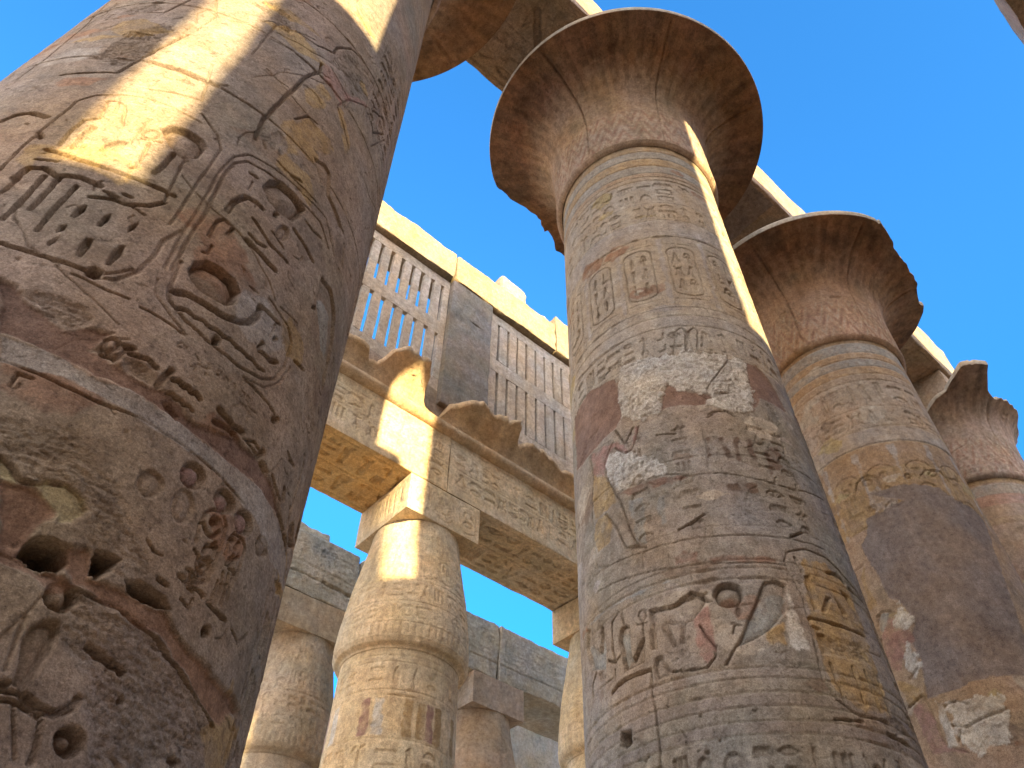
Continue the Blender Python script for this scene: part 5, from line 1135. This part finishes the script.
o = block('loose_block', (11.75, 12.3, 23.36), (12.9, 13.1, 24.15), STONE2, (.43, .34, .25), None, (0, 0, 0), .08, .12, .06, 193); tag(o, 'low loose block on the roof slabs close to the central column', 'stone block')

# ------------------------------------------------------------------ second side row behind
GREY = (.55, .515, .45); Y2, X2 = 19.0, 8.66
side_column(X2, Y2, 'weathered column at the left behind the sunlit smaller column, patched with plaster', 611, (.50, .40, .29), 1.4, .035, abfront=False, abl=2.6, group='columns of the second side row')
side_column(X2+SE, Y2, 'short visible column under the grey square block right of the sunlit smaller column', 622, (.48, .37, .28), 1.6, .04, abfront=False, group='columns of the second side row')
side_column(X2+2*SE, Y2, 'column of the second side row hidden behind the central great column', 633, GREY, 4, .1, abfront=False, group='columns of the second side row')
G2 = 'grey beams of the second side row'
def p_row2(seed):
    def f(F):
        p_front_arch(seed, .016, ((.3, .85), (.95, 1.5)), .5)(F); x0, x1 = F.U[0], F.U[-1]
        rng = np.random.RandomState(seed); F.ring(14.35, .03, .035, .12); scars(F, 24, rng, x0, x1, F.V[0], F.V[-1], .35)
    return f
o = block('architrave_beam', (4.6, Y2-1.0, 13.78), (X2+.9, Y2+1.0, 15.75), STONE3, GREY, None, (0, 0, 0), .10, .10, .06, 201, p_row2(202), None, None, .04); tag(o, 'weathered grey beam at the left behind the sunlit smaller column', 'beam', G2)
o = block('architrave_beam', (X2+.93, Y2-.98, 13.78), (X2+SE, Y2+1.0, 15.72), STONE3, GREY, None, (0, 0, 0), .10, .10, .06, 204, p_row2(205), None, None, .04); tag(o, 'grey beam behind the sunlit smaller column', 'beam', G2)
o = block('architrave_beam', (X2+SE+.03, Y2-1.0, 13.78), (X2+2*SE, Y2+1.0, 15.72), STONE3, (.50, .47, .42), None, (0, 0, 0), .10, .09, .06, 206, p_row2(207), None, None, .04); tag(o, 'grey beam over the square block right of the sunlit smaller column', 'beam', G2)
o = block('loose_block', (7.2, Y2-.7, 15.70), (8.55, Y2+.7, 16.2), STONE3, GREY, None, (0, 0, 0), .09, .14, .06, 209); tag(o, 'jagged grey block on top of the left grey beam', 'stone block')
# third row, a glimpse of it low between the columns
Y3, X3 = 25.0, 15.5
for k, n in enumerate((0, 1)):
    side_column(X3+n*SE, Y3, ('column of the third side row hidden behind the second row', 'column of the third side row glimpsed low beside the central column')[k], 640+k, GREY, 4, .1, abfront=False, group='columns of the third side row')
o = block('architrave_beam', (X3-1, Y3-1.0, 13.79), (X3+2*SE, Y3+1.0, 16.7), STONE3, (.24, .22, .195), None, (0, 0, 0), .15, .06, .04, 211); tag(o, 'pale beam of the third side row glimpsed low beside the central column', 'beam')

# ------------------------------------------------------------------ opposite side of the nave, behind the camera, with added shade casters
G4 = 'great columns on the opposite side of the nave'
for k, (x, rr) in enumerate(((-7.2, 3.24), (.05, 3.24), (7.85, 2.7), (19.6, 3.24))):
    nave_column(9, x, -4.35, 'great column opposite, behind the viewer', G4, None, np.arange(-270, 90, 6.0), z_list((0, 16.5, .5)), 800+k, (.38, .285, .21), [(-270, rr), (90, rr)], LO, HI, 4.0, 60, True,
                3.0 if k == 1 else 2.6 if k == 3 else 1.25, (lambda z: np.where(np.asarray(z) < 14, 1.28, 1.6)) if k == 1 else None)  # oversized abaci and stepped shaft, sized to steer the shade
for k, x in enumerate((11.3, 14.2)):  # added shafts, placed to keep the third column in shade
    t = thing('papyrus_column', 'plain unseen shaft added behind the viewer to shade the third column', 'column', (x, -4.95, 0), 'unseen shafts added to cast shade'); shaft_obj(t, NAVE_R, z_list((0, 20.97, .5)), np.arange(-270, 90, 6.0), 1.65, (.38, .285, .21), 811, None, STONE)
o = block('loose_block', (4.6, -5.6, 19.62), (9.8, -3.45, 20.86), STONE2, (.36, .28, .21), None, (0, 0, 0), .3, .04, .02, 222); tag(o, 'unseen block added under the opposite roof beam to shade the central capital', 'stone block')  # added block that shades the flare of the central capital
o = block('architrave_beam', (-12, -5.68, ZA), (XA+2.4*SP+8, -3.0, 22.15), STONE2, BEAM_BASE, None, (0, 0, 0), .12, .05, .03, 221); tag(o, 'roof beam crossing the top right corner overhead on the opposite columns', 'beam')
pz = [(1.75, 19.75), (3.45, 17.95), (3.7, 19.3), (3.7, 20.85), (1.75, 20.85)]     # added wedge, slanted to cut the sun on the cornice
V = [(x, y, z) for y in (-4.75, -4.05) for x, z in pz]; me = bpy.data.meshes.new('shade_wedge')
me.from_pydata(V, [], [(0, 1, 2, 3, 4), (9, 8, 7, 6, 5)]+[(k, k+5, (k+1) % 5+5, (k+1) % 5) for k in range(5)])
ca = me.color_attributes.new('pig', 'FLOAT_COLOR', 'POINT'); ca.data.foreach_set('color', np.tile([.36, .28, .21, 1], 10).astype(np.float32))
me.materials.append(STONE2); o = bpy.data.objects.new('shade_wedge', me); COL.objects.link(o); tag(o, 'unseen wedge added under the opposite roof beam to shade the cornice', 'shade wedge')
YO = -12.5  # added wall opposite, stepped so its top edges shape the sun patches
def opp(name, x0, x1, z0, z1, lb, sd, y0=YO-.35, y1=YO+.35):
    o = block(name, (x0, y0, z0), (x1, y1, z1), STONE2, (.38, .285, .21), None, (0, 0, 0), .25, .06, .03, sd); tag(o, lb, 'wall')
opp('shade_wall', -40, -5.01, 0, 16.0, 'unseen high wall added opposite for shade, left part', 231)
opp('shade_wall', -5.01, -4.40, 0, 8.0, 'low gap in the added shade wall, letting the sun streak through', 232)
opp('shade_wall', -4.40, -.66, 0, 12.5, 'lower part of the added shade wall beside the gap', 233)
opp('shade_wall', -.66, .2, 0, 17.45, 'raised part of the added shade wall, keeping sun off the second side row', 238)
opp('shade_wall', .2, .31, 0, 16.5, 'narrow raised part of the added shade wall', 239)
opp('shade_wall', .31, 1.05, 0, 14.5, 'part of the added shade wall that bounds the sun patch below', 234)
opp('window_pier', 1.05, 3.07, 0, 22.2, 'lone window pier standing in the added shade wall', 235)
opp('shade_wall', 3.0, 45, 0, 13.2, 'added shade wall right of the lone pier', 236)

# ------------------------------------------------------------------ ground
me = bpy.data.meshes.new('ground'); S = 900
me.from_pydata([(-S, -S, 0), (S, -S, 0), (S, S, 0), (-S, S, 0)], [], [(0, 1, 2, 3)])
gm = bpy.data.materials.new('packed_sand'); gm.use_nodes = True; t = gm.node_tree; N = t.nodes; b = N['Principled BSDF']
nz = N.new('ShaderNodeTexNoise'); nz.inputs['Scale'].default_value = 2.5; nz.inputs['Detail'].default_value = 9
cr = N.new('ShaderNodeValToRGB'); cr.color_ramp.elements[0].color = (.40, .31, .21, 1); cr.color_ramp.elements[1].color = (.52, .42, .30, 1)
gp = N.new('ShaderNodeNewGeometry'); t.links.new(gp.outputs['Position'], nz.inputs['Vector']); t.links.new(nz.outputs[0], cr.inputs[0]); t.links.new(cr.outputs[0], b.inputs['Base Color']); b.inputs['Roughness'].default_value = .95
me.materials.append(gm); g = bpy.data.objects.new('ground', me); COL.objects.link(g); g['kind'] = 'structure'; g['label'] = 'packed sandy temple floor'
